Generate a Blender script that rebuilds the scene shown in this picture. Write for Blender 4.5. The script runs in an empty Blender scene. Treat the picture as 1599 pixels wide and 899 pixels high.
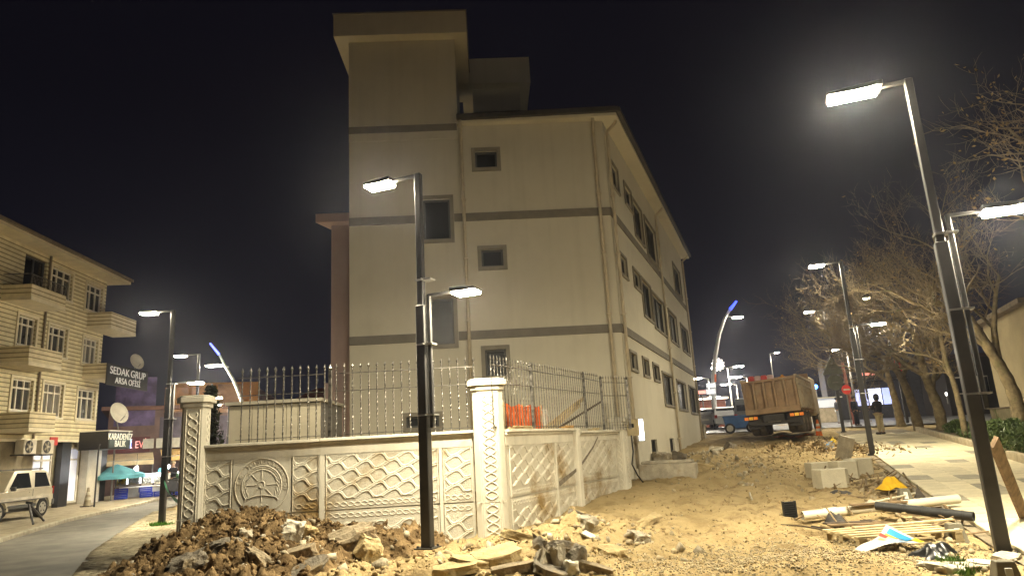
import bpy, bmesh, math, random
import numpy as np
from mathutils import Vector, Matrix
R = math.radians
sc = bpy.context.scene
col = sc.collection

# ------------------------------------------------------------------ camera
F = 1065.0; CX, CY = 799.5, 449.5; H = 1.65          # focal length and centre in photo pixels, lens height
_up = np.array([535.0-CX, CY+4216.0, F]); _up /= np.linalg.norm(_up)
_fw = np.array([0, 0, 1.0])-_up*_up[2]; _fw /= np.linalg.norm(_fw)
_rt = np.cross(_up, _fw)
if _rt[0] < 0: _rt = -_rt
CM = np.stack([_rt, _fw, _up])
cd = bpy.data.cameras.new("camera"); cam = bpy.data.objects.new("camera", cd); col.objects.link(cam)
cd.sensor_width = 36; cd.lens = 36*F/1599; cd.clip_start = .1; cd.clip_end = 900
m4 = Matrix.Identity(4)
for i in range(3):
    m4[i][0] = CM[i][0]; m4[i][1] = CM[i][1]; m4[i][2] = -CM[i][2]
m4[2][3] = H
cam.matrix_world = m4
sc.camera = cam
# ------------------------------------------------------------------ night sky
w = bpy.data.worlds.new("World"); sc.world = w; w.use_nodes = True
nt = w.node_tree; bg = nt.nodes["Background"]
tc = nt.nodes.new("ShaderNodeTexCoord"); sx = nt.nodes.new("ShaderNodeSeparateXYZ")
cr = nt.nodes.new("ShaderNodeValToRGB")
nt.links.new(tc.outputs["Generated"], sx.inputs[0]); nt.links.new(sx.outputs[2], cr.inputs[0]); nt.links.new(cr.outputs[0], bg.inputs[0])
cr.color_ramp.elements[0].position = 0.0; cr.color_ramp.elements[0].color = (.011, .0115, .019, 1)
cr.color_ramp.elements[1].position = .45; cr.color_ramp.elements[1].color = (.0034, .0030, .0052, 1)
e = cr.color_ramp.elements.new(.16); e.color = (.0055, .0053, .009, 1)
bg.inputs[1].default_value = 1.0
LAMP = (1.0, .89, .635)
LS = 1030.0                                            # radiance of a street lamp lens
sc.view_settings.view_transform = 'Standard'; sc.view_settings.look = 'None'
sc.view_settings.exposure = 0.2; sc.view_settings.gamma = 1.0
sc.render.engine = 'CYCLES'
sc.cycles.max_bounces = 5; sc.cycles.diffuse_bounces = 3; sc.cycles.glossy_bounces = 2; sc.cycles.transparent_max_bounces = 6
sc.cycles.sample_clamp_indirect = 4.0; sc.cycles.caustics_reflective = False; sc.cycles.caustics_refractive = False

# ------------------------------------------------------------------ pixel rays, used to find where things stand
def ray(x, y): return CM @ np.array([(x-CX)/F, (CY-y)/F, 1.0])
def gy(x, y, Y):
    d = ray(x, y); return Vector(d*(Y/d[1]))+Vector((0, 0, H))
def gz(x, y, z):
    d = ray(x, y); return Vector(d*((z-H)/d[2]))+Vector((0, 0, H))
def onplane(x, y, P, az):
    d = ray(x, y); a = R(az); n = (math.cos(a), -math.sin(a))
    t = (n[0]*P[0]+n[1]*P[1])/(n[0]*d[0]+n[1]*d[1]); return Vector(d*t)+Vector((0, 0, H))
def azv(az, l=1.0): return Vector((math.sin(R(az))*l, math.cos(R(az))*l, 0))

# ------------------------------------------------------------------ noise and terrain
def _h(ix, iy, s):
    n = (ix.astype(np.int64)*374761393+iy.astype(np.int64)*668265263+s*1442695041) & 0xffffffff
    n = ((n ^ (n >> 13))*1274126177) & 0xffffffff
    return ((n ^ (n >> 16)) & 0xffff)/65535.0
def vnoise(x, y, s=0):
    x = np.asarray(x, float); y = np.asarray(y, float)
    ix = np.floor(x); iy = np.floor(y); fx = x-ix; fy = y-iy
    fx = fx*fx*(3-2*fx); fy = fy*fy*(3-2*fy)
    a = _h(ix, iy, s); b = _h(ix+1, iy, s); c = _h(ix, iy+1, s); d = _h(ix+1, iy+1, s)
    return (a+(b-a)*fx)*(1-fy)+(c+(d-c)*fx)*fy-.5
def fbm(x, y, s=0, o=4):
    r = 0; k = 1
    for i in range(o): r = r+vnoise(x*2**i, y*2**i, s+i)*k; k *= .5
    return r
def smst(a, b, x):
    t = np.clip((x-a)/(b-a), 0, 1); return t*t*(3-2*t)
ZR = ([-40, 7, 10, 13, 18, 22.4, 34, 50, 80, 400], [0, 0, .03, .13, .40, .66, 1.22, 1.9, 2.5, 3.2])
def base_z(x, y):
    x = np.asarray(x, float); y = np.asarray(y, float)
    zr = np.interp(y, *ZR); s = smst(-8, -1.5, x)
    return -.12*(1-s)+zr*s
def gauss(x, y, cx, cy, sx, sy, a): return a*np.exp(-((x-cx)/sx)**2-((y-cy)/sy)**2)
def soil_h(x, y):      # heap of dug-up dark soil before the front wall
    g = gauss(x, y, -5.0, 11.6, 1.25, 1.5, .72)+gauss(x, y, -3.4, 11.2, 1.2, 1.5, .42)+gauss(x, y, -4.2, 9.2, 1.7, 1.3, .22)+gauss(x, y, -1.9, 11.9, .9, .9, .18)
    return g
def dirt_h(x, y):      # heap of broken paving and sand at the corner, ruts and bank by the building
    g = gauss(x, y, .9, 11.4, 1.0, .9, .36)+gauss(x, y, .2, 9.8, 1.0, 1.0, .24)+gauss(x, y, -1.6, 9.0, 1.6, .8, .16)
    g = g+gauss(x, y, 5.4, 20.9, 1.4, 2.2, .42)+gauss(x, y, 7.6, 26, 1.3, 4, .18)
    g = g+gauss(x, y, 3.2, 8.3, 1.3, .7, .16)+gauss(x, y, 10.2, 25.5, .9, 2.6, .12)
    return g
def ground_z(x, y):
    return base_z(x, y)+dirt_h(x, y)
def top_z(x, y):
    x = np.asarray(x, float); y = np.asarray(y, float)
    return np.maximum(ground_z(x, y)+.0, base_z(x, y)+soil_h(x, y)*1.0)
def gp(px, py, dz=0):   # where the ray through a photo pixel meets the terrain
    d = ray(px, py); t = 3.0
    while t < 150:
        p = d*t
        if p[2]+H < float(top_z(p[0], p[1]))+dz: break
        t += .04
    return Vector((p[0], p[1], float(top_z(p[0], p[1]))))
def gpz(x, y): return float(top_z(x, y))

# ------------------------------------------------------------------ materials
_mc = {}
def mat(name, c, rough=.8, var=.18, scale=4, bump=0., bscale=30, metal=0., c2=None, spec=.3, rnd=0., emit=None, es=0., stain=None, sscale=1.5, sth=.55, streak=0.):
    if name in _mc: return _mc[name]
    m = bpy.data.materials.new(name); m.use_nodes = True; n = m.node_tree; L = n.links
    b = n.nodes["Principled BSDF"]; b.inputs["Roughness"].default_value = rough; b.inputs["Metallic"].default_value = metal
    b.inputs["Specular IOR Level"].default_value = spec
    t = n.nodes.new("ShaderNodeTexCoord")
    no = n.nodes.new("ShaderNodeTexNoise"); no.inputs["Scale"].default_value = scale; no.inputs["Detail"].default_value = 5; no.inputs["Roughness"].default_value = .6
    L.new(t.outputs["Object"], no.inputs["Vector"])
    mx = n.nodes.new("ShaderNodeMix"); mx.data_type = 'RGBA'
    a = [max(0, v*(1-var)) for v in c]; d = list(c2) if c2 else [min(1, v*(1+var)) for v in c]
    mx.inputs["A"].default_value = (*a, 1); mx.inputs["B"].default_value = (*d, 1)
    rp = n.nodes.new("ShaderNodeValToRGB"); rp.color_ramp.elements[0].position = .35; rp.color_ramp.elements[1].position = .65
    L.new(no.outputs["Fac"], rp.inputs[0]); L.new(rp.outputs[0], mx.inputs["Factor"])
    out = mx.outputs["Result"]
    if stain:
        n2 = n.nodes.new("ShaderNodeTexNoise"); n2.inputs["Scale"].default_value = sscale; n2.inputs["Detail"].default_value = 6; n2.inputs["Roughness"].default_value = .65
        L.new(t.outputs["Object"], n2.inputs["Vector"])
        r2 = n.nodes.new("ShaderNodeValToRGB"); r2.color_ramp.elements[0].position = sth; r2.color_ramp.elements[1].position = min(1, sth+.16)
        L.new(n2.outputs["Fac"], r2.inputs[0])
        m2 = n.nodes.new("ShaderNodeMix"); m2.data_type = 'RGBA'; m2.inputs["B"].default_value = (*stain, 1)
        L.new(r2.outputs[0], m2.inputs["Factor"]); L.new(out, m2.inputs["A"]); out = m2.outputs["Result"]
    if streak:
        mp = n.nodes.new("ShaderNodeMapping"); mp.inputs["Scale"].default_value = (2.2, 2.2, .09); L.new(t.outputs["Object"], mp.inputs["Vector"])
        n4 = n.nodes.new("ShaderNodeTexNoise"); n4.inputs["Scale"].default_value = 2.5; n4.inputs["Detail"].default_value = 6; L.new(mp.outputs[0], n4.inputs["Vector"])
        r4 = n.nodes.new("ShaderNodeValToRGB"); r4.color_ramp.elements[0].position = .5; r4.color_ramp.elements[0].color = (1, 1, 1, 1); r4.color_ramp.elements[1].position = .78; r4.color_ramp.elements[1].color = (1-streak, 1-streak*1.05, 1-streak*1.15, 1)
        L.new(n4.outputs["Fac"], r4.inputs[0]); m4_ = n.nodes.new("ShaderNodeMix"); m4_.data_type = 'RGBA'; m4_.blend_type = 'MULTIPLY'; m4_.inputs["Factor"].default_value = 1; L.new(out, m4_.inputs["A"]); L.new(r4.outputs[0], m4_.inputs["B"]); out = m4_.outputs["Result"]
    if rnd:
        oi = n.nodes.new("ShaderNodeObjectInfo"); mr = n.nodes.new("ShaderNodeMapRange")
        mr.inputs["To Min"].default_value = 1-rnd; mr.inputs["To Max"].default_value = 1+rnd*.6
        hs = n.nodes.new("ShaderNodeHueSaturation"); L.new(oi.outputs["Random"], mr.inputs["Value"]); L.new(mr.outputs[0], hs.inputs["Value"]); L.new(out, hs.inputs["Color"]); out = hs.outputs[0]
    L.new(out, b.inputs["Base Color"])
    if bump:
        n3 = n.nodes.new("ShaderNodeTexNoise"); n3.inputs["Scale"].default_value = bscale; n3.inputs["Detail"].default_value = 4
        L.new(t.outputs["Object"], n3.inputs["Vector"])
        bp = n.nodes.new("ShaderNodeBump"); bp.inputs["Strength"].default_value = bump; bp.inputs["Distance"].default_value = .03
        L.new(n3.outputs["Fac"], bp.inputs["Height"]); L.new(bp.outputs[0], b.inputs["Normal"])
    if emit:
        b.inputs["Emission Color"].default_value = (*emit, 1); b.inputs["Emission Strength"].default_value = es
    _mc[name] = m; return m
def lum(name, c, s): return mat(name, (.8, .8, .8), .5, 0, emit=c, es=s)
def glassy(name, c, rough=.08):
    return mat(name, c, rough, .3, 1.2, spec=.6)

# ------------------------------------------------------------------ mesh building
class MB:
    def __init__(s): s.v = []; s.f = []
    def add(s, vs, fs):
        o = len(s.v); s.v.extend(tuple(q) for q in vs); s.f.extend(tuple(i+o for i in f) for f in fs); return s
    def box(s, c, d, rz=0, rx=0, ry=0, ch=0):
        hx, hy, hz = d[0]/2, d[1]/2, d[2]/2
        if ch:
            k = ch; P = []
            for z in (-hz, hz):
                q = [(-hx+k, -hy), (hx-k, -hy), (hx, -hy+k), (hx, hy-k), (hx-k, hy), (-hx+k, hy), (-hx, hy-k), (-hx, -hy+k)]
                P.append(q)
            vs = [(x, y, -hz+k) for x, y in P[0]]+[(x, y, hz-k) for x, y in P[0]]
            sxx = 1-k/hx; syy = 1-k/hy
            vs = [(x*sxx, y*syy, -hz) for x, y in P[0]]+vs+[(x*sxx, y*syy, hz) for x, y in P[0]]
            fs = [tuple(range(7, -1, -1)), tuple(range(24, 32))]
            for l in range(3):
                for i in range(8):
                    j = (i+1) % 8; fs.append((l*8+i, l*8+j, l*8+8+j, l*8+8+i))
        else:
            vs = [(-hx, -hy, -hz), (hx, -hy, -hz), (hx, hy, -hz), (-hx, hy, -hz), (-hx, -hy, hz), (hx, -hy, hz), (hx, hy, hz), (-hx, hy, hz)]
            fs = [(3, 2, 1, 0), (4, 5, 6, 7), (0, 1, 5, 4), (1, 2, 6, 5), (2, 3, 7, 6), (3, 0, 4, 7)]
        if rz or rx or ry:
            m = Matrix.Rotation(rz, 3, 'Z') @ Matrix.Rotation(ry, 3, 'Y') @ Matrix.Rotation(rx, 3, 'X')
            vs = [m @ Vector(q) for q in vs]
        return s.add([(q[0]+c[0], q[1]+c[1], q[2]+c[2]) for q in vs], fs)
    def bar(s, a, b, wd, ht, upv=(0, 0, 1)):
        a = Vector(a); b = Vector(b); d = (b-a); l = d.length; d.normalize()
        u = Vector(upv)
        if abs(d.dot(u)) > .98: u = Vector((1, 0, 0))
        r = d.cross(u).normalized(); u = r.cross(d)
        vs = []
        for p in (a, b):
            for i, j in ((-1, -1), (1, -1), (1, 1), (-1, 1)): vs.append(p+r*(i*wd/2)+u*(j*ht/2))
        return s.add(vs, [(0, 1, 2, 3), (7, 6, 5, 4), (0, 4, 5, 1), (1, 5, 6, 2), (2, 6, 7, 3), (3, 7, 4, 0)])
    def tube(s, path, r, n=8, cap=True):
        path = [Vector(p) for p in path]; k = len(path)
        rs = r if hasattr(r, '__len__') else [r]*k
        u = None; vs = []; fs = []
        for i, p in enumerate(path):
            d = (path[min(i+1, k-1)]-path[max(i-1, 0)]).normalized()
            if u is None:
                u = d.cross(Vector((0, 0, 1)) if abs(d.z) < .9 else Vector((1, 0, 0))).normalized()
            else:
                u = (u-d*u.dot(d)); u = u.normalized() if u.length > 1e-6 else d.orthogonal().normalized()
            v = d.cross(u)
            for j in range(n):
                a = 2*math.pi*j/n; vs.append(p+u*(math.cos(a)*rs[i])+v*(math.sin(a)*rs[i]))
        for i in range(k-1):
            for j in range(n):
                q = (j+1) % n; fs.append((i*n+j, i*n+q, i*n+n+q, i*n+n+j))
        if cap: fs.append(tuple(range(n-1, -1, -1))); fs.append(tuple((k-1)*n+j for j in range(n)))
        return s.add(vs, fs)
    def lathe(s, prof, c=(0, 0, 0), n=16, axis='z'):
        vs = []; fs = []
        for r, z in prof:
            for j in range(n):
                a = 2*math.pi*j/n
                if axis == 'z': q = (r*math.cos(a), r*math.sin(a), z)
                elif axis == 'y': q = (r*math.cos(a), z, r*math.sin(a))
                else: q = (z, r*math.cos(a), r*math.sin(a))
                vs.append((q[0]+c[0], q[1]+c[1], q[2]+c[2]))
        k = len(prof)
        for i in range(k-1):
            for j in range(n):
                q = (j+1) % n; fs.append((i*n+j, i*n+q, i*n+n+q, i*n+n+j))
        fs.append(tuple(range(n-1, -1, -1))); fs.append(tuple((k-1)*n+j for j in range(n)))
        return s.add(vs, fs)
    def prism(s, poly, z0, z1, top=None):
        n = len(poly); tp = top or poly
        vs = [(x, y, z0) for x, y in poly]+[(x, y, z1) for x, y in tp]
        fs = [tuple(range(n-1, -1, -1)), tuple(range(n, 2*n))]+[(i, (i+1) % n, n+(i+1) % n, n+i) for i in range(n)]
        return s.add(vs, fs)
    def side(s, prof, y0, y1, inset=None):
        # profile in x,z extruded along y ; inset: list of per-vertex y insets
        n = len(prof); ins = inset or [0]*n
        vs = [(x, y0+ins[i], z) for i, (x, z) in enumerate(prof)]+[(x, y1-ins[i], z) for i, (x, z) in enumerate(prof)]
        fs = [tuple(range(n)), tuple(range(2*n-1, n-1, -1))]+[(i, n+i, n+(i+1) % n, (i+1) % n) for i in range(n)]
        return s.add(vs, fs)
    def mesh(s, name, smooth=False):
        me = bpy.data.meshes.new(name); me.from_pydata(s.v, [], s.f)
        b = bmesh.new(); b.from_mesh(me); bmesh.ops.recalc_face_normals(b, faces=b.faces); b.to_mesh(me); b.free()
        if smooth:
            for p in me.polygons: p.use_smooth = True
        return me
    def build(s, name, m, parent=None, loc=(0, 0, 0), rz=0, smooth=False, bev=0):
        o = bpy.data.objects.new(name, s.mesh(name, smooth)); o.data.materials.append(m); col.objects.link(o)
        o.location = loc; o.rotation_euler[2] = rz
        if parent: o.parent = parent
        if bev:
            bm = o.modifiers.new("bevel", 'BEVEL'); bm.width = bev; bm.segments = 2; bm.limit_method = 'ANGLE'
        return o
def tag(o, label=None, cat=None, group=None, kind=None):
    if label: o["label"] = label
    if cat: o["category"] = cat
    if group: o["group"] = group
    if kind: o["kind"] = kind
    return o
def thing(name, label, cat, loc=(0, 0, 0), rz=0, group=None):
    o = bpy.data.objects.new(name, None); col.objects.link(o); o.empty_display_size = .1
    o.location = loc; o.rotation_euler[2] = rz
    return tag(o, label, cat, group)
def inst(src, name, parent, loc, rz=0, rx=0, ry=0, sc_=None):
    o = bpy.data.objects.new(name, src.data if hasattr(src, 'data') else src); col.objects.link(o)
    o.location = loc; o.rotation_euler = (rx, ry, rz)
    if sc_: o.scale = sc_
    if parent: o.parent = parent
    return o
def text(name, s, size, m, parent, M_, depth=.01, align='CENTER', sx_=1.0):
    cu = bpy.data.curves.new(name, 'FONT'); cu.body = s; cu.size = size; cu.extrude = depth; cu.align_x = align; cu.align_y = 'CENTER'
    t = bpy.data.objects.new("tmp", cu); col.objects.link(t)
    dg = bpy.context.evaluated_depsgraph_get(); me = bpy.data.meshes.new_from_object(t.evaluated_get(dg)); me.name = name
    bpy.data.objects.remove(t); bpy.data.curves.remove(cu)
    me.materials.clear(); me.materials.append(m)
    o = bpy.data.objects.new(name, me); col.objects.link(o); o.parent = parent
    o.matrix_local = M_ @ Matrix.Scale(sx_, 4, (1, 0, 0)); return o
def face_m(loc, ux, n):      # text plane: x along ux, z outwards along n
    ux = Vector(ux).normalized(); n = Vector(n).normalized(); uy = n.cross(ux)
    m = Matrix((ux, uy, n)).transposed().to_4x4(); m.translation = Vector(loc); return m
ICO_V = None
def ico():
    global ICO_V
    if ICO_V is None:
        b = bmesh.new(); bmesh.ops.create_icosphere(b, subdivisions=1, radius=1)
        ICO_V = (np.array([v.co[:] for v in b.verts]), np.array([[v.index for v in f.verts] for f in b.faces])); b.free()
    return ICO_V
def scatter(name, pos, size, m, tv=None, tf=None, jit=.3, flat=(1, 1, .7), seed=1, spin=True, parent=None, smooth=False):
    rg = np.random.default_rng(seed)
    if tv is None: tv, tf = ico()
    n = len(pos); k = len(tv)
    V = np.repeat(tv[None], n, 0)*np.array(flat)
    V = V*(1+(rg.random((n, k, 1))-.5)*2*jit)
    V = V*(.7+.6*rg.random((n, 1, 3)))
    q = rg.normal(size=(n, 4)); 
    if not spin: q[:, 1:3] *= .25; q[:, 0] *= 1.0
    q /= np.linalg.norm(q, axis=1, keepdims=True)
    a, b, c, d = q.T
    Rm = np.stack([1-2*(c*c+d*d), 2*(b*c-a*d), 2*(b*d+a*c), 2*(b*c+a*d), 1-2*(b*b+d*d), 2*(c*d-a*b), 2*(b*d-a*c), 2*(c*d+a*b), 1-2*(b*b+c*c)], 1).reshape(n, 3, 3)
    V = np.einsum('nij,nkj->nki', Rm, V)*np.asarray(size)[:, None, None]+np.asarray(pos)[:, None, :]
    Fa = (tf[None]+(np.arange(n)*k)[:, None, None]).reshape(-1, tf.shape[1])
    me = np_mesh(name, V.reshape(-1, 3), Fa)
    if smooth: me.polygons.foreach_set("use_smooth", np.ones(len(me.polygons), bool))
    o = bpy.data.objects.new(name, me); me.materials.append(m); col.objects.link(o)
    if parent: o.parent = parent
    return o
def np_mesh(name, V, Fa):
    me = bpy.data.meshes.new(name); n = Fa.shape[1]
    me.vertices.add(len(V)); me.vertices.foreach_set("co", np.ascontiguousarray(V, dtype=np.float32).ravel())
    me.loops.add(len(Fa)*n); me.loops.foreach_set("vertex_index", np.ascontiguousarray(Fa, dtype=np.int32).ravel())
    me.polygons.add(len(Fa)); me.polygons.foreach_set("loop_start", np.arange(0, len(Fa)*n, n, dtype=np.int32))
    me.update(calc_edges=True); return me
def heightfield(name, xs, ys, fz, m, kind="structure", keep=None):
    X, Y = np.meshgrid(xs, ys); Z = fz(X, Y); V = np.stack([X, Y, Z], -1).reshape(-1, 3)
    nx = len(xs); ny = len(ys); I = np.arange(nx*ny).reshape(ny, nx)
    Fa = np.stack([I[:-1, :-1], I[:-1, 1:], I[1:, 1:], I[1:, :-1]], -1).reshape(-1, 4)
    if keep is not None:
        k = keep(V[Fa].mean(1)); Fa = Fa[k]
        used = np.unique(Fa); mp = -np.ones(len(V), int); mp[used] = np.arange(len(used)); V = V[used]; Fa = mp[Fa]
    me = np_mesh(name, V, Fa); me.materials.append(m); me.polygons.foreach_set("use_smooth", np.ones(len(me.polygons), bool))
    o = bpy.data.objects.new(name, me); col.objects.link(o); tag(o, kind=kind); return o
def holed_wall(p0, u, n, L, z0, z1, holes, depth, mb=None):
    """wall face from p0 along u (unit), outward normal n, rectangular openings with reveals"""
    mb = mb or MB(); p0 = Vector(p0); u = Vector(u); n = Vector(n)
    us = sorted({0, L, *[h[0] for h in holes], *[h[1] for h in holes]}); zs = sorted({z0, z1, *[h[2] for h in holes], *[h[3] for h in holes]})
    def pt(a, z, d=0): q = p0+u*a-n*d; return (q.x, q.y, z)
    for i in range(len(us)-1):
        for j in range(len(zs)-1):
            uc = (us[i]+us[i+1])/2; zc = (zs[j]+zs[j+1])/2
            if any(h[0] < uc < h[1] and h[2] < zc < h[3] for h in holes): continue
            mb.add([pt(us[i], zs[j]), pt(us[i+1], zs[j]), pt(us[i+1], zs[j+1]), pt(us[i], zs[j+1])], [(0, 1, 2, 3)])
    for a, b, c, d in holes:
        for q in (((a, c), (b, c)), ((b, c), (b, d)), ((b, d), (a, d)), ((a, d), (a, c))):
            mb.add([pt(*q[0]), pt(*q[1]), pt(*q[1], depth), pt(*q[0], depth)], [(0, 1, 2, 3)])
    return mb
# ================================================================== SETTING
PAZ = 21.0; PP = Vector((5.84, 8.96, 0)); PD = azv(PAZ); PR = Vector((math.cos(R(PAZ)), -math.sin(R(PAZ)), 0))
def pav_d(x, y): return (x-PP.x)*PR.x+(y-PP.y)*PR.y
def pav_pt(d, s, dz=0):
    q = PP+PR*d+PD*s; return Vector((q.x, q.y, float(base_z(q.x, q.y))+dz))
RL = [(-8.2, 2), (-10.5, 9), (-13.9, 18.95), (-15.8, 24.4), (-17.3, 31.45), (-18.9, 38), (-21.5, 48), (-27, 66)]
RR = [(-3.0, 2), (-5.6, 8), (-7.6, 12.2), (-9.3, 15.5), (-11.6, 21.0), (-13.9, 26.65), (-16.2, 35), (-18.6, 45), (-23, 64)]
def rl(y): return np.interp(y, [p[1] for p in RL], [p[0] for p in RL])
def rr(y): return np.interp(y, [p[1] for p in RR], [p[0] for p in RR])
def ground_f(x, y):
    z = ground_z(x, y)
    d = pav_d(x, y)
    inpav = smst(-.15, .1, d)*(1-smst(9, 11, d))*(y < 40)
    left = smst(-6.0, -7.0, x)
    rough = (1-inpav)*(1-left)
    ruts = .05*np.clip(np.cos((np.abs(d+3.0)-.95)*5.5)*-1.6, -1, .4)*np.exp(-((d+3.0)/1.5)**4)*(1+.5*np.sin(y*9+d*3))*(y > 9.5)+.02*np.sin(d*4.2+fbm(x*.3, y*.3, 50)*3)*np.exp(-((d+3.2)/1.8)**2)*(y > 9)
    n = fbm(x*.8, y*.8, 3, 3)*.13+fbm(x*3.1, y*3.1, 9, 3)*.085+np.abs(fbm(x*9, y*9, 21, 2))*.05
    tram = gauss(x, y, -1.2, 9.6, 2.4, 2.2, 1)+gauss(x, y, .8, 11.0, 1.3, 1.2, 1)
    n = n+tram*(np.abs(fbm(x*2.6, y*2.6, 61, 4))*.22+np.abs(fbm(x*8, y*8, 67, 3))*.12-.07)
    grav = gauss(x, y, 2.9, 9.0, 2.2, 1.5, 1)
    n = n*(1-.5*grav)+grav*np.abs(vnoise(x*16, y*16, 5))*.03
    fade = 1-.7*smst(30, 45, y)
    return z+n*rough*fade+ruts*rough-.05*inpav-.05*left
xs = np.concatenate([np.linspace(-125, -40, 14), np.linspace(-38, -8, 30), np.arange(-7.6, 9, .065), np.arange(9.1, 18, .15), np.linspace(18.5, 60, 40), np.linspace(65, 125, 12)])
ys = np.concatenate([np.linspace(-35, 4, 12), np.arange(4.5, 14.5, .06), np.arange(14.6, 24, .1), np.arange(24.2, 45, .25), np.linspace(46, 90, 40), np.linspace(95, 155, 14)])
SAND = (.36, .265, .13)
m_ground = mat("dirt", SAND, .95, .25, 1.1, bump=1.0, bscale=22, c2=(.47, .365, .195), spec=.1, stain=(.20, .14, .068), sscale=1.1, sth=.5)
heightfield("ground", xs, ys, ground_f, m_ground)

# dark soil heap
m_soil = mat("soil", (.105, .066, .032), .95, .35, 3.0, bump=1.0, bscale=18, c2=(.27, .185, .095), spec=.08, stain=(.065, .042, .022), sscale=2.2, sth=.55)
def soil_f(x, y):
    h = soil_h(x, y); k = smst(.03, .25, h)
    n = np.abs(fbm(x*2.2, y*2.2, 31, 4))*.34+np.abs(fbm(x*6, y*6, 41, 4))*.24
    return base_z(x, y)+h-.13+n*k
heightfield("soil_heap", np.arange(-7.6, .6, .035), np.arange(6.2, 12.62, .035), soil_f, m_soil, keep=lambda c: (soil_h(c[:, 0], c[:, 1]) > .075)).name
so = bpy.data.objects["soil_heap"]; so["kind"] = "structure"
rg = np.random.default_rng(4)
def scat_pts(n, fn, x0, x1, y0, y1, seed):
    g = np.random.default_rng(seed); out = []
    while len(out) < n:
        x = g.uniform(x0, x1, 4000); y = g.uniform(y0, y1, 4000)
        k = g.random(4000) < fn(x, y); out += list(zip(x[k], y[k]))
    return np.array(out[:n])
p = scat_pts(6500, lambda x, y: (soil_h(x, y) > .07)*np.clip(soil_h(x, y)*1.7, 0, 1), -7.2, .2, 7, 12.3, 5)
sz = .007+.05*rg.random(len(p))**4.5
z = soil_f(p[:, 0], p[:, 1])
tag(scatter("soil_clods", np.column_stack([p, z+sz*.25]), sz, m_soil, jit=.55, flat=(1, .85, .6), seed=6), "loose clods of dark brown soil on the heap by the wall", "soil", kind="stuff")
p = scat_pts(300, lambda x, y: (soil_h(x, y) > .07)*.6, -6.6, .2, 7, 12.2, 15)
sz = .012+.04*rg.random(len(p))**3
m_stone = mat("pale_stone", (.36, .32, .25), .9, .3, 6, bump=.5, bscale=30, rnd=.2)
tag(scatter("soil_stones", np.column_stack([p, soil_f(p[:, 0], p[:, 1])+sz*.35]), sz, m_stone, jit=.35, seed=7), "small pale stones mixed into the soil heap", "stones", kind="stuff")
# gravel and loose grit on the yard
m_grav = mat("gravel", (.42, .345, .22), .9, .35, 7, rnd=.1)
p = scat_pts(13000, lambda x, y: gauss(x, y, 2.9, 8.9, 1.7, 1.2, 1.0)+gauss(x, y, 4.6, 9.3, .8, 1.0, .5)+.012, -1, 7.2, 6.0, 13.5, 8)
sz = .005+.014*rg.random(len(p))**2.5
tag(scatter("gravel", np.column_stack([p, ground_f(p[:, 0], p[:, 1])+sz*.3]), sz, m_grav, jit=.35, seed=9), "pale loose gravel spread over the sandy yard", "gravel", kind="stuff")
p = scat_pts(1100, lambda x, y: .02+.9*np.exp(-((pav_d(x, y)+.55)/.45)**2)*(y < 30)+gauss(x, y, .6, 10.6, 1.3, 1.2, .8)+gauss(x, y, 5.6, 20.5, 1.5, 2.6, .9), -1.8, 14, 7, 32, 12)
keep = (pav_d(p[:, 0], p[:, 1]) < .1); p = p[keep]
sz = .015+.06*rg.random(len(p))**3
pq = scat_pts(2600, lambda x, y: gauss(x, y, -1.4, 9.8, 1.7, 1.7, 1)+gauss(x, y, .5, 11, 1.0, 1.1, .9), -4, 3, 6.5, 12.2, 77); sq = .006+.042*rg.random(len(pq))**4.5
tag(scatter("sandy_clods", np.column_stack([pq, ground_f(pq[:, 0], pq[:, 1])+sq*.3]), sq, mat("sandy_clod", (.34, .25, .13), .95, .4, 4, bump=.6), jit=.55, flat=(1, .85, .6), seed=78), "loose sandy clods between the soil heap and the corner rubble", "soil", kind="stuff")
BV = np.array([(-1, -.8, -.6), (1, -.7, -.6), (.9, .8, -.5), (-.8, .9, -.6), (-.9, -.7, .6), (.8, -.9, .5), (1, .7, .6), (-.7, .8, .7)]); BF = np.array([(3, 2, 1, 0), (4, 5, 6, 7), (0, 1, 5, 4), (1, 2, 6, 5), (2, 3, 7, 6), (3, 0, 4, 7)])
pq = scat_pts(220, lambda x, y: gauss(x, y, .5, 10.6, 1.2, 1.2, 1)+gauss(x, y, -2.6, 10.4, 1.6, 1.1, .35)+gauss(x, y, 5.6, 20.6, 1.5, 2.4, .6), -5, 8, 7, 24, 87); sq = .025+.075*rg.random(len(pq))**2.5
tag(scatter("broken_bits", np.column_stack([pq, np.maximum(ground_f(pq[:, 0], pq[:, 1]), np.where(soil_h(pq[:, 0], pq[:, 1]) > .08, soil_f(pq[:, 0], pq[:, 1]), -9))+sq*.4]), sq, mat("broken_bit", (.36, .31, .22), .95, .45, 2.2, bump=.5), BV, BF, jit=.28, flat=(1, .8, .6), seed=88), "small angular pieces of broken paving around the heaps", "rubble", kind="stuff")
pq = scat_pts(7000, lambda x, y: np.exp(-((pav_d(x, y)+3.0)/2.2)**2)*(.35+.65*(vnoise(x*.7, y*.7, 91) > 0))*np.interp(y, [8, 14, 30], [1, .8, .25]), -1, 13, 8, 31, 97); sq = (.005+.022*rg.random(len(pq))**4)*np.interp(pq[:, 1], [8, 16, 30], [1, 1.3, 2.0])
tag(scatter("track_grit", np.column_stack([pq, ground_f(pq[:, 0], pq[:, 1])+sq*.25]), sq, mat("track_grit", (.30, .22, .115), .95, .4, 3), jit=.5, flat=(1, .85, .6), seed=98), "fine clods and grit pressed into the dirt track", "grit", kind="stuff")
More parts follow.
